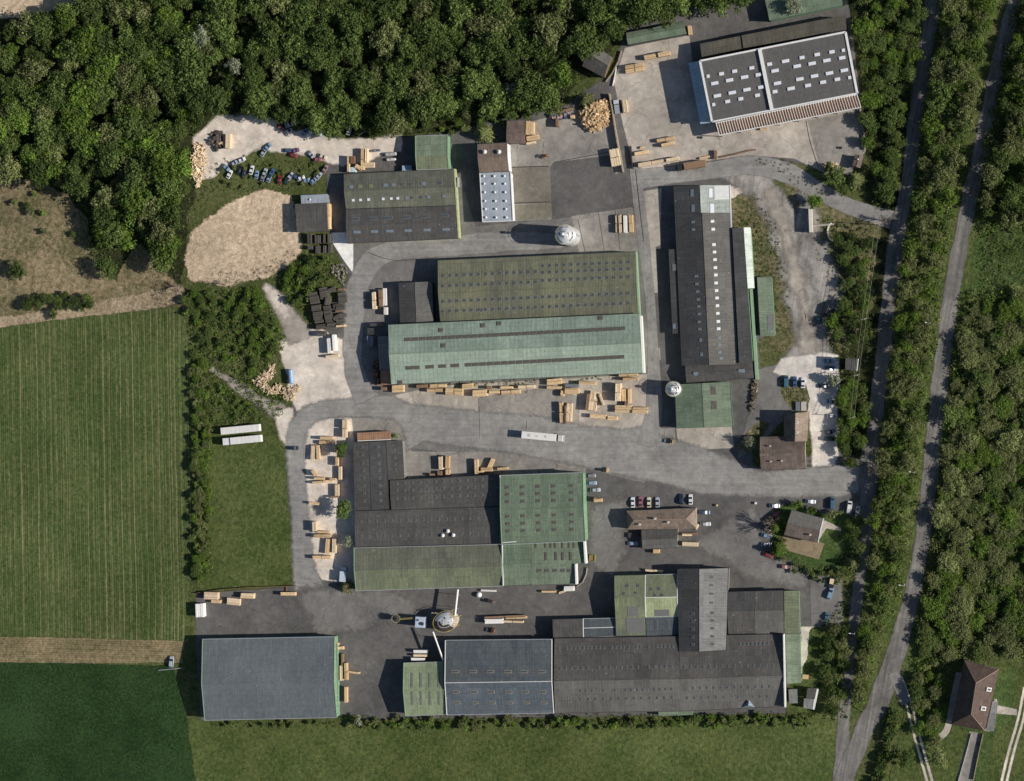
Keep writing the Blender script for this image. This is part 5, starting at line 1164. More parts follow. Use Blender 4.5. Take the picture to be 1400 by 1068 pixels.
m = MB(); m.lathe([(.7, 5.2), (.7, 5.8), (.4, 5.9), (0, 5.9)], 12, (1.1, -.5, 0)); m.lathe([(.35, 5.2), (.35, 5.6), (0, 5.6)], 10, (-.8, .9, 0)); link('fan', m.mesh('fan', M_dark), e)
m = MB()
for a, c in ((-1.7,-1.9),(1.7,-1.9),(1.7,1.9),(-1.7,1.9)): m.box(Matrix.Translation((a, c, 0)), .2, .2, 0, 1.25)
link('leg', m.mesh('leg', M_met), e)
p = P(541,846,4.5); e = empty('cyclone', (p.x, p.y, 0), 0, 'slim tan rimmed cyclone with a gangway west of the filter box', 'cyclone')
m = MB(); m.lathe([(.3, .8), (1.1, 2.6), (1.3, 2.8), (1.3, 4.4), (.4, 4.6), (.4, 4.9)], 14); link('drum', m.mesh('drum', plain('cyclone_dark', (.05,.055,.06))), e)
m = MB()
for i in range(16): t, t2 = 2*math.pi*i/16, 2*math.pi*(i+1)/16; m.tube((1.8*math.cos(t), 1.6*math.sin(t), 4.4), (1.8*math.cos(t2), 1.6*math.sin(t2), 4.4), .07, .07, 5)
for s_ in (0, .5): m.tube((1.8, -.4+s_, 4.3), (7.6, .2+s_, 4.3), .07, .07, 5)
for i in range(14): m.tube((1.9+i*.42, -.4+i*.03, 4.28), (1.9+i*.42, .15+i*.03, 4.28), .04, .04, 4)
link('gangway', m.mesh('gangway', M_yel), e)
m = MB()
for t in (.4, 2.4, 4.4): m.tube((1.2*math.cos(t), 1.2*math.sin(t), 0), (1.2*math.cos(t), 1.2*math.sin(t), 4), .08, .08, 5)
link('leg', m.mesh('leg', M_met), e)
p = P(654.5,813.5,1.6); m = MB(); m.lathe([(1.0, 0), (1.15, .8), (.9, 1.5), (.3, 1.8), (0, 1.8)], 14); o = link('sack', m.mesh('sack', M_white), None, (p.x, p.y, .08)); tag(o, 'white bulk sack on the asphalt south of the green central roofs', 'sack')
# ------------------------------------------------------------------ walls, fences, poles
def wallseg(name, label, cat, pts, h, th, mat, cap=None):
    a = P(*pts[0], 0); e = empty(name, (a.x, a.y, 0), 0, label, cat); m = MB()
    for p1, p2 in zip(pts, pts[1:]):
        A = P(*p1, 0); B = P(*p2, 0); c = (A+B)/2; d = B-A
        m.box(Matrix.Translation(c)@Matrix.Rotation(math.atan2(d.y, d.x), 4, 'Z'), d.length, th, 0, h, tone=random.random())
    m.build('wall', mat, e)
    if cap:
        m = MB()
        for p1, p2 in zip(pts, pts[1:]):
            A = P(*p1, 0); B = P(*p2, 0); c = (A+B)/2; d = B-A
            m.box(Matrix.Translation(c)@Matrix.Rotation(math.atan2(d.y, d.x), 4, 'Z'), d.length+.2, th+.16, h, h+.1)
        m.build('coping', cap, e)
M_cop = plain('mossy_coping', (.33,.27,.19), .95, .1, .3)
wallseg('boundary_wall', 'long tan topped boundary wall between the concrete yard and the warehouse apron', 'wall', [(834,129),(838,150),(844,190),(853,236)], 2.2, .35, M_slab, M_cop)
wallseg('low_wall', 'thin white rail barrier curving south of the old grey barn', 'barrier', [(843,92),(841,104),(838,118)], .9, .3, M_white)
wallseg('low_wall', 'pale kerb wall running up from the boundary wall to the trees', 'wall', [(829,112),(838,100),(846,84),(850,70)], 1.0, .3, M_slab, M_cop)
wallseg('dock_rail', 'black rail along the north lip of the brown dock slab', 'rail', [(700,229),(751,227.5)], .8, .25, M_dark)
wallseg('dock_rail', 'black rail between the brown slab and the mossy slab', 'rail', [(703,278),(753,276.5)], .8, .25, M_dark)
wallseg('entry_barrier', 'dark gate barrier at the west end of the warehouse apron', 'barrier', [(863,200),(864,217),(866,231)], 1.6, .3, M_dark)
wallseg('side_wall', 'thin brown kerb wall on the east side of the warehouse apron', 'wall', [(1175,147),(1181,178),(1182,205)], 1.2, .3, M_cop)
wallseg('yard_fence', 'thin timber fence along the north edge of the south-west yard', 'fence', [(268,811),(300,806),(340,803),(405,801)], 1.4, .2, WD['b'])
wallseg('loading_ramp', 'grey concrete ramp wall outside the small green parapets', 'wall', [(803,776),(802,785),(797,796),(789,802)], .9, .3, M_slab)
wallseg('sleeper_edge', 'low brown sleeper edge on the north verge of the access lane', 'kerb', [(985,215),(1005,211),(1025,206),(1034,205)], .7, .5, WD['b'])
wallseg('garden_fence', 'rail fence down the west side of the villa drive', 'fence', [(1328,1003),(1318,1040),(1310,1068),(1306,1090)], .7, .1, M_white)
wallseg('retaining_wall', 'tan retaining wall down the east side of the villa drive', 'wall', [(1344,1003),(1336,1040),(1331,1066)], 1.2, .3, M_cop)
p = P(1132,317,1); m = MB()
for i in range(9):
    t = R(105+i*18); x, y = 2.2*math.cos(t), 3.6*math.sin(t); t2 = R(105+(i+1)*18); x2, y2 = 2.2*math.cos(t2), 3.6*math.sin(t2)
    m.box(Matrix.Translation(((x+x2)/2+2, (y+y2)/2, 0))@Matrix.Rotation(math.atan2(y2-y, x2-x), 4, 'Z'), math.hypot(x2-x, y2-y), .45, 0, 1.0)
o = link('curved_wall', m.mesh('curved_wall', M_white), None, (p.x, p.y, 0)); tag(o, 'crescent of white blocks at the scrub edge near the ruined bay', 'wall')
def pole(x, y, H, label, name='utility_pole', cat='utility pole', arm=True, mat=None):
    p = P(x, y, H); e = empty(name, (p.x, p.y, 0), 0, label, cat); m = MB(); m.tube((0, 0, 0), (0, 0, H), .17, .11, 8); link('pole', m.mesh('pole', mat or M_pole), e)
    if arm:
        m = MB(); m.box(Matrix.Rotation(R(15), 4, 'Z'), 2.6, .14, H-.5, H-.34); ca = link('crossarm', m.mesh('crossarm', M_pole), e); m = MB()
        for k in (-1.1, 0, 1.1): m.lathe([(.07, H-.34), (.09, H-.2), (.03, H-.08), (0, H-.05)], 8, (k*math.cos(R(15)), k*math.sin(R(15)), 0))
        link('insulator', m.mesh('insulator', M_white), ca)
    else:
        m = MB(); m.tube((0, 0, H), (-1.4, .2, H+.25), .06, .05, 6); ca = link('arm', m.mesh('arm', M_met), e); m = MB(); m.box(Matrix.Translation((-1.7, .24, 0)), .8, .3, H+.12, H+.3); link('lamp_head', m.mesh('lamp_head', M_white), ca)
    return Vector((p.x, p.y, H))
M_pole = plain('pole_wood', (.42,.38,.32), .9)
A = [pole(1199.8,305,10.5,'wooden power pole at the junction of the access lane'), pole(1181.5,436,10.5,'wooden power pole with crossarm east of the black van'), pole(1171,513,8.5,'wooden power pole beside the transformer tower'), pole(1165,571,9.5,'wooden power pole in the trees east of the chalky lot')]
for i, (a, b_) in enumerate(zip(A, A[1:])):
    m = MB()
    for off in (-.9, .9):
        pts = []
        for j in range(13):
            t = j/12; q = a.lerp(b_, t); q.x += off*.9; q.z -= .45+1.0*4*t*(1-t)*.6; pts.append(q)
        for u_, v_ in zip(pts, pts[1:]): m.tube(u_, v_, .045, .045, 4, caps=False)
    o = link('power_line', m.mesh('power_line', plain('wire_%d' % i, (.33,.32,.24), .6), tuple(a)), None, tuple(a))
    tag(o, ('northern span', 'middle span', 'southern span')[i]+' of the sagging twin power wires above the east scrub', 'power line')
for x, y, l in ((1272,442,'lamp post beside the country road opposite the gravel track'),(1250,646,'lamp post near the mouth of the works road'),(1236,801,'lamp post at the bend of the country road'),(1188,712,'lamp post on the lane near the garden house lawn'),(1168,867,'lamp post by the shaded lane in the southern woodland')):
    pole(x, y, 7, 'white '+l, 'street_lamp', 'street lamp', False, M_white)
pole(234,911,6,'metal post lying near the lone car on the field track','field_post','post',False,M_met) if False else None
p1 = P(214,916,.9); m = MB(); m.box(Matrix.Rotation(R(7), 4, 'Z'), 11, .25, .5, .75)
for k in (-4,-1,2,5): m.box(Matrix.Rotation(R(7), 4, 'Z')@Matrix.Translation((k*.9, 0, 0)), .2, .2, 0, .5)
p1 = P(233,915,.7); o = link('boom_gate', m.mesh('boom_gate', M_met), None, (p1.x, p1.y, 0)); tag(o, 'long pale metal bar gate on the field edge below the silver-blue car', 'gate')
def skippy(x, y, a, L, W, H, label, c, name='skip_container', cat='skip'):
    p = P(x, y, H); e = empty(name, (p.x, p.y, .05), R(a), label, cat); m = MB(); I = Matrix.Identity(4); pm = plain('skip_paint', c, .6)
    m.box(I, L, W, 0.05, .2)
    for s_ in (-1, 1): m.box(Matrix.Translation((0, s_*W/2, 0)), L, .1, .2, H); m.box(Matrix.Translation((s_*L/2, 0, 0)), .1, W, .2, H)
    link('body', m.mesh('body', pm), e); m = MB(); m.box(I, L*.9, W*.85, .2, H*.7); link('load', m.mesh('load', WD['b']), e)
skippy(809.5,763,0,2.2,2.4,1.5,'yellow-green waste skip beside the white parapet of the green roofs',(.3,.33,.05))
skippy(1182-1.5,195,85,3.4,1.0,1.6,'narrow pale skip against the east kerb wall of the warehouse apron',(.6,.6,.58))
for x, y, c, l in ((1150,202,(.03,.03,.03),'tiny black bin on the bare east part of the warehouse apron'),(959,188,(.03,.03,.03),'tiny black bin on the apron below the slatted canopy'),(1033,688,(.75,.75,.75),'tiny white bollard on the asphalt between the two car parks'),(980,691,(.5,.42,.2),'little tan sack on the asphalt east of the hipped roof')):
    p = P(x, y, .8); m = MB(); m.lathe([(.45, 0), (.5, .7), (.5, .9), (.2, 1.0), (0, 1.0)], 12); o = link('bin', m.mesh('bin', plain('bin_paint', c)), None, (p.x, p.y, .1)); tag(o, l, 'bin' if 'bin' in l else 'bollard' if 'bollard' in l else 'sack')

# ------------------------------------------------------------------ vegetation
LM = dict(dark=leafm('leaves_dark', (.028,.046,.015), (.13,.185,.054)), mid=leafm('leaves_mid', (.045,.07,.02), (.20,.27,.082)), olive=leafm('leaves_olive', (.075,.09,.036), (.29,.325,.135)),
          bright=leafm('leaves_bright', (.04,.075,.013), (.22,.33,.065)), silver=leafm('leaves_silver', (.10,.12,.075), (.44,.48,.35), .1), dry=leafm('twigs_dry', (.05,.042,.03), (.20,.17,.12), .15))
M_bark = plain('bark', (.11,.09,.07), .95, .1, .35)
def crown_arr(Rr, Hh, seed, nb=9, ns=8, nl=26, leaf=.72, shape='broad'):
    r = np.random.default_rng(seed); C = []; T = []
    for i in range(nb):
        a = r.uniform(0, 6.283); d = Rr*.62*math.sqrt(r.uniform(0, 1)) if i else 0
        R1 = Rr*r.uniform(.30, .46); z = Hh*(.50+.26*(1-(d/Rr)**2))+r.normal()*Rr*.10; bt = r.uniform(.25, .75)
        v = r.normal(size=(ns, 3)); v[:, 2] = np.abs(v[:, 2])*.9-.15; v /= np.linalg.norm(v, axis=1)[:, None]
        ex = np.array([r.uniform(.65, 1.45), r.uniform(.65, 1.45), .85]); c = np.array([d*math.cos(a), d*math.sin(a), z])+v*R1*r.uniform(.45, 1.3, (ns, 1))*ex
        C.append(c); T.append(np.clip(bt+r.normal(size=ns)*.16, 0, 1))
    C = np.concatenate(C); T = np.concatenate(T); n = len(C)
    rad = r.uniform(.10, .25, n)*Rr
    d = r.normal(size=(n, nl, 3)); d[:, :, 2] += .35; d /= np.linalg.norm(d, axis=2)[:, :, None]
    pos = C[:, None, :]+d*rad[:, None, None]*r.uniform(.5, 1.5, (n, nl, 1)); nrm = d+r.normal(size=d.shape)*.55; nrm /= np.linalg.norm(nrm, axis=2)[:, :, None]
    pos = pos.reshape(-1, 3); nrm = nrm.reshape(-1, 3); t = np.repeat(T, nl)
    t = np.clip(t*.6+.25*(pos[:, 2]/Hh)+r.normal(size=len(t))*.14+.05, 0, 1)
    return leaves(pos, nrm, leaf*r.uniform(.5, 1.25, len(pos)), r), t
def leaves(pos, nrm, s_, r):
    up = np.tile(np.array([[.0, 0, 1.]]), (len(pos), 1))+r.normal(size=pos.shape)*.8; x = np.cross(nrm, up); x /= np.linalg.norm(x, axis=1)[:, None]+1e-9; y = np.cross(nrm, x)
    s_ = s_[:, None]; k = r.uniform(.35, .8, (len(pos), 1)); bend = nrm*s_*.12
    return np.stack([pos-x*s_*.6, pos-y*s_*k*.6+bend, pos+x*s_*.6, pos+y*s_*k*.6+bend], axis=1)
def arr_mesh(name, Q, t, mat):
    n = len(Q); me = bpy.data.meshes.new(name); me.vertices.add(n*4); me.vertices.foreach_set('co', Q.reshape(-1).astype(np.float32))
    me.loops.add(n*4); me.loops.foreach_set('vertex_index', np.arange(n*4, dtype=np.int32)); me.polygons.add(n)
    me.polygons.foreach_set('loop_start', np.arange(0, n*4, 4, dtype=np.int32)); me.update(calc_edges=True)
    at = me.attributes.new('tone', 'FLOAT', 'FACE'); at.data.foreach_set('value', np.asarray(t, np.float32))
    for m in (mat if isinstance(mat, list) else [mat]): me.materials.append(m)
    return me
def trunk_mesh(Rr, Hh, seed):
    rr = random.Random(seed); m = MB(); top = Hh*.5; m.tube((0, 0, -.2), (rr.uniform(-.2, .2), rr.uniform(-.2, .2), top), Rr*.055+.05, Rr*.035+.03, 7)
    for i in range(6):
        a = rr.uniform(0, 6.28); z = Hh*rr.uniform(.28, .5); d = Rr*rr.uniform(.4, .65); m.tube((0, 0, z), (d*math.cos(a), d*math.sin(a), z+Hh*rr.uniform(.12, .25)), Rr*.025+.03, .04, 5)
    return m.mesh('trunk', M_bark)
def conifer_arr(Rr, Hh, seed):
    r = np.random.default_rng(seed); P_, N_, T = [], [], []
    for k in range(9):
        z = Hh*(.15+.8*k/9); rr = Rr*(1-k/9.5); nb = int(13-k*.6)
        for j in range(nb):
            a = 6.283*j/nb+k*.7+r.normal()*.12; L = rr*r.uniform(.8, 1.1); tt = np.linspace(.1, 1, 14)
            for side in (-1, 1):
                w_ = side*.16*L*(1-tt)*1.2+r.normal(size=14)*.06
                x = np.cos(a)*tt*L-np.sin(a)*w_; y = np.sin(a)*tt*L+np.cos(a)*w_; zz = z-tt*L*.22+r.normal(size=14)*.07
                P_.append(np.stack([x, y, zz], 1)); N_.append(np.tile([0, 0, 1.], (14, 1))+r.normal(size=(14, 3))*.4); T.append(.3+.45*tt+r.normal(size=14)*.13)
    pos = np.concatenate(P_); n = np.concatenate(N_); n /= np.linalg.norm(n, axis=1)[:, None]
    return leaves(pos, n, r.uniform(.35, .7, len(pos)), r), np.clip(np.concatenate(T), 0, 1)
PROTO = {}
def proto(kind, pal, v):
    k = (kind, pal, v)
    if k not in PROTO:
        sd_ = hash_(kind)+v*17+hash_(pal)
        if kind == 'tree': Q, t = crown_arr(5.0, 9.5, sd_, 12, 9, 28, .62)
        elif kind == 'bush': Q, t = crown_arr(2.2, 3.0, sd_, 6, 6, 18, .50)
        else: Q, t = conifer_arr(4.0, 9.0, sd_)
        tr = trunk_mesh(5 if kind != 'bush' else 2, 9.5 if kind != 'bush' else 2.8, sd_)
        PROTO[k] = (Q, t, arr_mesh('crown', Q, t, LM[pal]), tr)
    return PROTO[k]
def hash_(s_): return sum(ord(c)*(i+3) for i, c in enumerate(s_)) % 997
def inpoly(x, y, poly):
    c = False; n = len(poly); j = n-1
    for i in range(n):
        xi, yi = poly[i]; xj, yj = poly[j]
        if (yi > y) != (yj > y) and x < (xj-xi)*(y-yi)/(yj-yi)+xi: c = not c
        j = i
    return c
def scatter(poly, sp, jitter=.85, tries=30, seed=0):
    """dart throwing on a jittered hex grid, in photo pixels"""
    rr = random.Random(seed); xs = [p[0] for p in poly]; ys = [p[1] for p in poly]; out = []; y = min(ys); row = 0
    while y < max(ys)+sp:
        x = min(xs)+(sp/2 if row % 2 else 0)
        while x < max(xs)+sp:
            a = x+rr.uniform(-.5, .5)*sp*jitter; b_ = y+rr.uniform(-.5, .5)*sp*jitter
            if inpoly(a, b_, poly): out.append((a, b_))
            x += sp
        y += sp*.866; row += 1
    return out
VIS = lambda x, y: -25 < x < 1425 and -25 < y < 1093
TREES = []     # (px, py, r, h, palette, variant, kind, region, label)
def region(poly, sp, rr_, pals, where, hr=(1.25, 1.8), seed=1, keep=1.0, kind='tree'):
    r = random.Random(seed)
    for x, y in scatter(poly, sp, seed=seed):
        if not VIS(x, y) or r.random() > keep: continue
        R1 = r.uniform(*rr_); pal = r.choice(pals); TREES.append([x, y, R1, R1*r.uniform(*hr), pal, r.randrange(6), kind, where])
fw = [(-60,42),(40,36),(110,12),(135,-60),(1045,-60),(1030,4),(960,10),(850,32),(838,58),(790,60),(770,85),(745,140),(700,152),(640,160),(560,172),(480,184),(400,160),(335,146),(285,150),(258,195),(255,262),(240,300),(240,375),(205,345),(186,322),(150,352),(120,352),(112,300),(95,275),(60,246),(-60,232)]
def sub(poly, x0, y0, x1, y1):   # clip test helper: region restricted to a box
    return (poly, x0, y0, x1, y1)
BX = [(-60,-60,140,130,'in the far north-west corner of the wood'),(140,-60,330,75,'in the wood south-east of the tilled strip'),(-60,130,140,260,'in the wood north of the fallow field'),(140,75,262,240,'in the deep wood west of the scrap lane'),(140,240,262,400,'in the wood tongue west of the woodchip ground'),
      (262,75,480,190,'in the wood just north of the scrap lane'),(330,-60,520,75,'in the wood along the top edge, left of middle'),(480,75,660,190,'in the wood north of the two-tone workshop'),(520,-60,700,75,'in the wood along the top edge, right of middle'),(660,-60,850,160,'in the wood west of the long green shed'),(850,-60,1060,60,'in the wood fringe above the long green shed')]
for i, (x0, y0, x1, y1, wh) in enumerate(BX):
    n0 = len(TREES); r = random.Random(i)
    for x, y in scatter(fw, 19.0, seed=5):
        if x0 <= x < x1 and y0 <= y < y1 and VIS(x, y):
            R1 = 2.5+4.6*r.random()**1.5; TREES.append([x, y, R1, 4+R1*r.uniform(1.0, 1.5), r.choice(('dark','dark','mid','mid','olive','mid') if x > 260 else ('dark','mid','mid','olive','bright')), r.randrange(6), 'tree', wh])
e1 = [(1186,-60),(1212,-60),(1206,100),(1200,180),(1190,205),(1180,200),(1182,120),(1172,40)]
e2 = [(1222,-60),(1264,-60),(1258,40),(1244,120),(1230,220),(1216,282),(1192,280),(1196,240),(1208,150),(1216,40)]
region(e1, 20, (2.4,4.0), ('bright','mid','bright'), 'in the tree line hugging the warehouse', seed=3)
region(e2, 19, (2.2,3.8), ('bright','mid','mid'), 'in the second tree line east of the warehouse', seed=4)
region([(1292,-60),(1368,-60),(1345,60),(1322,160),(1302,250),(1292,330),(1244,330),(1254,240),(1270,140),(1288,40)], 17, (2.2,4.6), ('olive','mid','olive','bright'), 'between the two country roads, north part', seed=5, hr=(1.7,2.6))
region([(1238,335),(1284,335),(1274,420),(1262,520),(1250,620),(1238,720),(1222,800),(1204,860),(1188,900),(1180,950),(1168,955),(1176,880),(1188,800),(1196,700),(1208,600),(1220,500),(1230,400)], 16, (2.0,3.8), ('olive','mid','olive','bright'), 'between the two country roads, south part', seed=6, hr=(1.7,2.6))
region([(1404,-20),(1460,-60),(1460,310),(1370,310),(1342,290),(1356,220),(1378,120)], 18, (2.4,4.8), ('olive','mid','bright'), 'east of the country road above the clearing', seed=7, hr=(1.7,2.5))
region([(1326,410),(1460,405),(1460,640),(1294,640),(1302,540),(1312,460)], 17, (2.0,4.8), ('olive','olive','mid','bright'), 'in the east woodland below the clearing', seed=8, hr=(.8,1.25))
region([(1292,640),(1460,640),(1460,890),(1375,895),(1315,895),(1262,905),(1262,850),(1278,780)], 17, (2.0,4.8), ('olive','olive','mid','bright'), 'in the south part of the east woodland', seed=9, hr=(.8,1.25))
region([(1140,320),(1196,322),(1190,400),(1183,470),(1175,478),(1150,470),(1130,462),(1135,440),(1148,420),(1150,370)], 16, (1.9,3.0), ('mid','bright','dark'), 'in the scrub belt under the power line', seed=10, keep=.85)
region([(1150,520),(1190,515),(1180,600),(1170,640),(1152,632),(1146,600),(1146,540)], 15, (2.2,3.3), ('mid','bright','dark'), 'in the belt east of the chalky lot', seed=11)
region([(1155,700),(1178,700),(1182,720),(1172,790),(1150,790),(1140,775),(1165,750)], 16, (2.0,3.0), ('dark','mid'), 'around the east side of the garden house lawn', seed=12)
region([(1120,870),(1158,850),(1160,960),(1140,985),(1120,975),(1126,930)], 15, (1.8,3.0), ('dark','mid','olive'), 'in the corner wood east of the white sided hut', seed=13)
region([(1178,850),(1196,860),(1180,960),(1170,965)], 14, (2.2,3.2), ('mid','olive'), 'in the wedge between the lanes', seed=14)
region([(1245,930),(1296,905),(1300,940),(1285,1000),(1275,1030),(1255,1000)], 14, (1.8,3.0), ('mid','bright','olive'), 'in the grove west of the villa', seed=15)
region([(1219,968),(1230,972),(1206,1075),(1191,1075)], 6.5, (1.3,2.0), ('dark','mid'), 'in the clipped hedge right of the country road', seed=16, hr=(1.3,1.6))
region([(255,398),(350,394),(376,440),(385,470),(350,510),(330,505),(285,480),(262,470)], 12, (1.5,2.4), ('bright','mid','bright','dark'), 'in the scrub square below the woodchip ground', seed=17, hr=(.8,1.3), keep=.75)
region([(263,480),(282,500),(287,600),(286,700),(284,790),(266,795),(264,650)], 8, (1.3,2.4), ('bright','mid','olive'), 'in the hedge between crop field and meadow', seed=18, hr=(1.2,1.5))
region([(378,388),(404,360),(436,345),(452,350),(450,375),(430,392),(420,420),(400,415)], 12, (1.6,2.4), ('bright','mid','dark'), 'between the woodchip ground and blackened stacks', seed=19, hr=(1.2,1.6))
region([(465,982),(560,980),(700,982),(900,982),(1070,975),(1110,980),(1105,992),(900,994),(700,996),(560,996),(470,992)], 7.5, (.7,2.1), ('mid','bright','olive'), 'in the bushy strip south of the factory row', seed=20, hr=(1.0,1.6), keep=.75)
region([(300,985),(440,986),(460,992),(300,994)], 9, (.9,1.4), ('olive','mid'), 'in the low strip behind the slate hall', seed=21, hr=(1.1,1.4))
region([(283,505),(310,530),(345,556),(330,575),(300,560),(286,540)], 13, (1.0,1.6), ('mid','bright'), 'on the slope above the white box trailers', seed=22, hr=(1,1.3), keep=.8)
region([(20,415),(40,408),(80,398),(110,400),(130,415),(90,432),(40,434)], 13, (1.9,2.9), ('dark','mid'), 'in the bush island near the fallow field edge', seed=23, hr=(1.3,1.7))
region([(1070,700),(1058,715),(1056,745),(1066,768),(1075,765),(1068,730),(1078,705)], 10, (1.1,2.0), ('bright','olive'), 'in the shrub border west of the garden house', seed=24, hr=(1.2,1.6))
region([(1086,765),(1110,776),(1140,782),(1150,770),(1160,790),(1142,800),(1100,790),(1080,780)], 11, (1.0,1.8), ('olive','mid'), 'in the rough border south of the garden house', seed=25, hr=(1.1,1.5))
region([(1125,228),(1150,228),(1160,255),(1160,268),(1135,252)], 12, (2.2,3.2), ('mid','dark'), 'in the round clump by the access lane', seed=26)
region([(455,150),(640,165),(735,148),(740,158),(640,185),(560,178),(480,192),(455,185)], 13, (1.3,2.2), ('mid','bright','olive'), 'in the fringe above the sage green annex', seed=27, hr=(1.2,1.6), keep=.7)
region([(300,225),(300,260),(360,262),(400,258),(440,252),(436,240),(445,228),(430,222),(400,228),(350,222)], 11, (.8,1.5), ('mid','olive'), 'on the grassy scrap island', seed=28, hr=(.8,1.1), keep=.5)
region([(246,395),(262,395),(262,440),(252,440)], 10, (1.4,2.2), ('mid','dark'), 'at the north tip of the field hedge', seed=29, hr=(1.2,1.5))
region([(20,245),(60,255),(95,285),(112,330),(60,330),(20,290)], 17, (1.4,2.4), ('mid','olive','bright'), 'dotted on the rough ground above the fallow field', seed=30, hr=(1.3,1.6), keep=.5)
# singular trees: own label
SP = [(277,50,4.4,13.5,'silver','tree','pale silvery tree standing out in the dark wood, upper of two'),(321,90,3.8,12.5,'silver','tree','pale silvery tree in the dark wood, lower of two above the scrap lane'),
 (703,126,4.6,9,'silver','tree','wide silver-grey tree at the wood edge north of the brown tiled roof'),(769,104,6.6,13,'bright','tree','big bright green round tree west of the old grey barn'),(1082,8,4.0,9,'silver','tree','pale blossom-grey tree leaning over the green depot roof'),
 (800,136,3.6,8,'olive','conifer','star-shaped olive conifer directly north of the offcut heap'),(661,183,4.4,7,'olive','conifer','spreading olive conifer beside the roof of the brown office end'),(1169,246,4.2,8,'olive','conifer','star-shaped olive conifer below the tiny brown hut'),
 (1166,771,3.6,7,'olive','conifer','yellowish star-shaped conifer at the lane east of the garden'),(1060,722,3.4,7,'bright','conifer','yellow-green conifer at the upper west corner of the garden'),(1064,752,3.6,7,'bright','conifer','yellow-green conifer at the lower west corner of the garden'),
 (470,696,4.2,7.5,'mid','tree','dark leafy tree between the gravel strip and dark roofs'),(469,614,3.0,6.5,'dark','tree','narrow dark tree west of the rusty canopy'),(476,741,2.6,5,'silver','tree','grey-leaved tree near the north-west corner of the olive roof'),(471,803,3.0,5,'olive','conifer','thin olive conifer at the south end of the gravel strip'),
 (541.5,595.5,1.3,2,'bright','bush','small round bush by the rusty canopy east end'),(1115,276,4.2,5.5,'bright','tree','bright round tree at the head of the ruined bay'),(1143,240,4.4,6.5,'mid','tree','dense round tree on the bend of the access lane'),
 (1025,605,2.6,4.5,'silver','tree','greyish shrub tree at the west corner of the tiled house'),(1138,519,3.4,4.5,'silver','bush','grey rounded shrub on the chalky lot below the blue cars'),(24,371,4.4,6,'dark','tree','lone round tree with pale gaps on the fallow field'),
 (147,368,5.0,8,'dark','tree','dark spreading tree at the bottom tip of the west wood'),(190,75,6.4,12,'mid','tree','broad mid green crown deep in the north-west wood'),(205,135,6.6,12,'olive','tree','largest feathery crown in the north-west wood'),(92,158,5.8,11,'bright','tree','bright green oval crown inside the north-west wood'),
 (490,985,2.6,4,'silver','bush','silvery bush between slate hall and small green shed'),(1285,1040,4.0,6,'olive','tree','olive tree beside the twin wheel tracks below the villa grove'),(1240,1038,3.8,6,'dark','tree','dark tree left of the twin wheel tracks at the bottom'),
 (1110,697,2.0,3,'dark','bush','dark bush north-east of the garden house roof'),(1092,690,2.4,3.5,'bright','bush','light green bush north of the garden house roof'),(1140,703,2.8,4,'olive','bush','olive bush by the white garden wall'),(820,752,.1,.1,'mid','bush','') ]
SP = [s_ for s_ in SP if s_[2] > .5]
def place(x, y, R1, H, pal, v, kind, label, cat, group=None, name=None):
    Q, t, cm, tm = proto(kind, pal, v % 6); p = P(x, y, H*.65); br, bh = {'tree':(5,9.5),'bush':(2.2,3.0),'conifer':(4,9)}[kind]
    e = empty(name or {'tree':'broadleaf_tree','bush':'bush','conifer':'conifer_tree'}[kind], (p.x, p.y, 0), random.uniform(0, 6.28), label, cat, group)
    sx = R1/br; e.scale = (sx*random.uniform(.82, 1.2), sx*random.uniform(.82, 1.2), H/bh); link('crown', cm, e); link('trunk', tm, e); return e
for i, (x, y, R1, H, pal, kind, lab) in enumerate(SP): place(x, y, R1, H, pal, i, kind, lab, 'bush' if kind == 'bush' else 'tree')
TREES = [t for t in TREES if not any((t[0]-s_[0])**2+(t[1]-s_[1])**2 < (s_[2]/S*.75)**2 for s_ in SP)]
TN = dict(dark='dark green', mid='mid green', olive='olive green', bright='bright green')
for t in TREES: t[6] = 'bush' if t[2] < 2.0 else 'tree'
big = sorted([t for t in TREES if t[6] == 'tree'], key=lambda t: -t[2]); small = sorted([t for t in TREES if t[6] == 'bush'], key=lambda t: -t[2])
print('TREES', len(big), 'BUSHES', len(small))
rest = big[295:]
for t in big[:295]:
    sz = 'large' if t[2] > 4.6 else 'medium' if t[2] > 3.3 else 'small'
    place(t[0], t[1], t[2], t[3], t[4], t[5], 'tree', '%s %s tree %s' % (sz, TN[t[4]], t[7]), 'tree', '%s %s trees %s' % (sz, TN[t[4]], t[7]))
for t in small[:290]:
    place(t[0], t[1], t[2], max(t[3], 1.2), t[4], t[5], 'bush', '%s leafy bush %s' % (TN[t[4]], t[7]), 'bush', '%s bushes %s' % (TN[t[4]], t[7]))
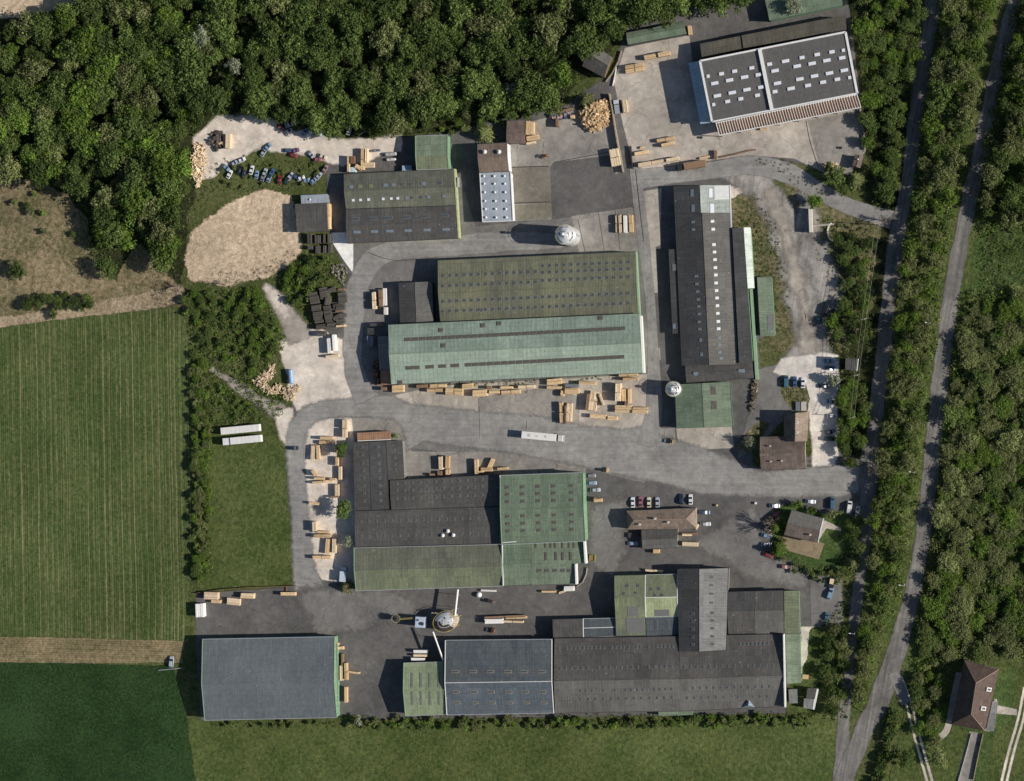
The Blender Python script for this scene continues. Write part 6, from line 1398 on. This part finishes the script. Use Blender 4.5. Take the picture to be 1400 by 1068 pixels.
def mass(name, items, label, cat):
    Qs = {}; Ts = {}
    for t in items:
        Q, tt, _, _ = proto(t[6], t[4], t[5]); p = P(t[0], t[1], t[3]*.65); br, bh = {'tree':(5,9.5),'bush':(2.2,3.0)}[t[6]]; a = random.uniform(0, 6.28); c, s_ = math.cos(a), math.sin(a); k = t[2]/br
        q = Q.copy(); x = q[..., 0]*k; y = q[..., 1]*k; q[..., 0] = x*c-y*s_+p.x; q[..., 1] = x*s_+y*c+p.y; q[..., 2] *= t[3]/bh
        Qs.setdefault(t[4], []).append(q); Ts.setdefault(t[4], []).append(np.clip(tt+random.uniform(-.12, .12), 0, 1))
    pal = list(Qs); Q = np.concatenate([np.concatenate(Qs[k]) for k in pal]); T = np.concatenate([np.concatenate(Ts[k]) for k in pal])
    me = arr_mesh(name, Q, T, [LM[k] for k in pal]); mi = np.concatenate([np.full(sum(len(q) for q in Qs[k]), i) for i, k in enumerate(pal)]).astype(np.int32); me.polygons.foreach_set('material_index', mi)
    o = link(name, me); tag(o, label, cat, kind='stuff'); return o
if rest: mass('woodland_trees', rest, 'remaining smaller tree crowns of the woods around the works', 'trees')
if small[290:]: mass('scrub_bushes', small[290:], 'remaining small bushes of hedges and rough strips', 'bushes')

# ground cover / understorey (stuff)
def cover(name, polys, label, cat, dens, pals, h=(.4, 1.2), rad=(.5, 1.1), leafn=22, leaf=.42, seed=0):
    r = np.random.default_rng(seed); Qs = []; Ts = []; MI = []
    for poly in polys:
        sp = dens; pts = [q for q in scatter(poly, sp, 1.0, seed=seed) if VIS(*q)]
        for x, y in pts:
            if r.random() < .25: continue
            hh = r.uniform(*h); rd = r.uniform(*rad); p = P(x, y, 0); d = r.normal(size=(leafn, 3)); d[:, 2] = np.abs(d[:, 2]); d /= np.linalg.norm(d, axis=1)[:, None]
            pos = d*np.array([rd, rd, hh])*r.uniform(.6, 1.05, (leafn, 1))+np.array([p.x, p.y, 0]); nn = d+r.normal(size=d.shape)*.5; nn /= np.linalg.norm(nn, axis=1)[:, None]
            Qs.append(leaves(pos, nn, leaf*r.uniform(.6, 1.4, leafn), r)); b_ = r.uniform(.15, .8); Ts.append(np.clip(b_+r.normal(size=leafn)*.15, 0, 1)); MI.append(np.full(leafn, r.integers(len(pals))))
    me = arr_mesh(name, np.concatenate(Qs), np.concatenate(Ts), [LM[k] for k in pals]); me.polygons.foreach_set('material_index', np.concatenate(MI).astype(np.int32))
    o = link(name, me); tag(o, label, cat, kind='stuff'); return o
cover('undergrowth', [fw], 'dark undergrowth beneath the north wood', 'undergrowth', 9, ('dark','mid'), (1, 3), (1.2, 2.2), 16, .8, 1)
cover('undergrowth', [e1, e2, [(1290,-60),(1368,-60),(1335,120),(1312,250),(1288,400),(1268,560),(1255,680),(1236,800),(1205,880),(1180,975),(1166,970),(1180,870),(1200,760),(1208,640),(1222,500),(1238,330),(1250,220),(1272,80)]], 'mixed undergrowth on the strips along the country roads', 'undergrowth', 7.5, ('mid','olive','bright'), (.8, 3.0), (1.0, 1.9), 26, .55, 2)
cover('undergrowth', [[(1402,-60),(1460,-60),(1460,310),(1350,320),(1335,300),(1345,200),(1370,100)],[(1322,400),(1460,400),(1460,900),(1315,900),(1250,925),(1255,850),(1275,750),(1290,600),(1303,480)]], 'olive undergrowth of the east woodland floor', 'undergrowth', 7, ('olive','olive','mid','bright'), (1.2, 3.6), (1.4, 2.6), 44, .6, 3)
cover('rough_scrub', [[(255,398),(355,393),(385,440),(392,470),(350,520),(395,545),(385,575),(345,550),(295,505),(262,480)],[(264,480),(288,500),(288,790),(266,800)],[(380,388),(400,360),(440,340),(460,375),(450,392),(430,395),(418,425),(400,420)],[(284,500),(345,556),(360,575),(290,585)]], 'bright leafy scrub and brambles west of the yards', 'scrub', 5, ('bright','bright','mid','olive'), (.6, 2.2), (.8, 1.7), 28, .42, 4)
cover('rough_scrub', [[(1122,300),(1200,305),(1196,420),(1186,520),(1192,560),(1175,640),(1150,635),(1144,560),(1148,500),(1128,462),(1132,430),(1148,400)],[(1120,860),(1164,800),(1160,985),(1080,985),(1118,960)],[(1150,700),(1182,700),(1172,800),(1120,798),(1084,780),(1140,770),(1165,745)]], 'bramble cover east of the works beneath the power line', 'scrub', 6.5, ('mid','dark','olive'), (.4, 1.3), (.7, 1.3), 18, .5, 5)
cover('rough_grass', [[(1002,275),(1035,262),(1060,300),(1076,370),(1084,430),(1080,470),(1062,458),(1058,378),(1030,376),(1028,312),(1002,310)],[(1110,330),(1150,300),(1160,420),(1130,440),(1125,380)],[(258,245),(300,240),(300,262),(265,290),(255,320),(246,340)],[(1075,240),(1100,262),(1110,300),(1085,270)]], 'patchy dry grass and weeds on the rough ground around the gravel tracks', 'weeds', 6, ('olive','mid','dry'), (.1, .4), (.4, .9), 12, .35, 10)
cover('rough_scrub', [[(298,218),(330,212),(440,225),(446,240),(438,252),(400,262),(262,262),(265,250)],[(455,160),(640,165),(735,148),(742,158),(640,188),(560,180),(545,188),(480,190)],[(740,150),(775,120),(800,125),(795,150),(765,152)]], 'rough grass and weeds around the scrap cars and wood fringe', 'scrub', 7, ('olive','mid'), (.2, .6), (.5, 1.0), 14, .4, 6)
cover('verge_weeds', [[(462,978),(1110,974),(1108,992),(462,994)],[(285,986),(462,987),(460,995),(285,995)],[(575,525),(735,519),(735,525),(575,532)],[(785,518),(835,514),(838,519),(785,523)],[(1002,283),(1030,300),(1040,312),(1050,372),(1030,372),(1027,312),(1002,310)],[(1050,300),(1064,330),(1072,380),(1066,380),(1050,330)],[(1028,214),(1062,222),(1090,238),(1130,265),(1125,268),(1085,245),(1050,226),(1026,222)],[(1062,212),(1088,226),(1082,228),(1060,217)],[(1070,522),(1100,524),(1104,548),(1080,548)],[(1100,570),(1106,570),(1110,640),(1102,640)],[(1022,606),(1036,590),(1050,577),(1038,602)],[(1165,655),(1166,655),(1166,656)]], 'weedy green verges along walls, kerbs and lanes', 'weeds', 5, ('mid','olive','bright'), (.15, .6), (.4, .8), 14, .35, 7)
cover('lawn_tufts', [[(1340,330),(1372,312),(1440,305),(1440,400),(1370,402),(1338,395)],[(1340,340),(1420,330),(1420,345),(1345,352)]], 'leafy bright ground cover in the clearing east of the road', 'ground cover', 6, ('bright','mid','olive'), (.2, 1.2), (.7, 1.6), 20, .4, 8)
cover('dry_tangle', [[(262,385),(310,392),(365,380),(400,362),(408,345),(395,340),(360,366),(300,372)],[(200,380),(235,352),(250,375),(248,425),(215,422)],[(1340,325),(1372,310),(1385,316),(1350,345)]], 'dry leafless tangle of brambles and twigs', 'scrub', 4.5, ('dry','dry','olive'), (.2, .9), (.5, 1.1), 14, .28, 9)
# leafless trees
def bare(x, y, H, seed, label, spread=1.0):
    rr = random.Random(seed); m = MB()
    def br(a, d, L, r0, k):
        b_ = a+d*L; m.tube(a, b_, r0, r0*.7, 5 if k < 2 else 3, caps=False)
        if k >= 5: return
        for i in range(4 if k < 2 else 3 if k < 4 else 2):
            nd = (d+Vector((rr.uniform(-1, 1), rr.uniform(-1, 1), rr.uniform(-.35, .55)))*.75*spread).normalized(); br(a.lerp(b_, rr.uniform(.6, 1)), nd, L*rr.uniform(.6, .82), r0*.62, k+1)
    br(Vector((0, 0, -.1)), Vector((0, 0, 1)), H*.30, H*.028, 0)
    p = P(x, y, H*.5); e = empty('leafless_tree', (p.x, p.y, 0), 0, label, 'tree'); link('trunk', m.mesh('trunk', plain('bare_bark', (.20,.17,.13), .95)), e)
bare(1024,602,9,3,'leafless tree by the west corner of the tiled house'); bare(1056,722,13,4,'leafless tree casting a fan shadow west of the garden house')
bare(1192,640,10,5,'leafless tree at the works road junction'); bare(474,803,7,6,'leafless tree behind the small blue box truck'); bare(242,392,7,8,'leafless thorn tree at the field hedge tip', 1.3)
bare(300,388,4,9,'leafless shrub on the south rim of the woodchip ground', 1.5); bare(395,368,4,10,'leafless shrub at the south-east rim of the woodchip ground', 1.5); bare(1210,300,9,11,'leafless tree at the access lane junction')
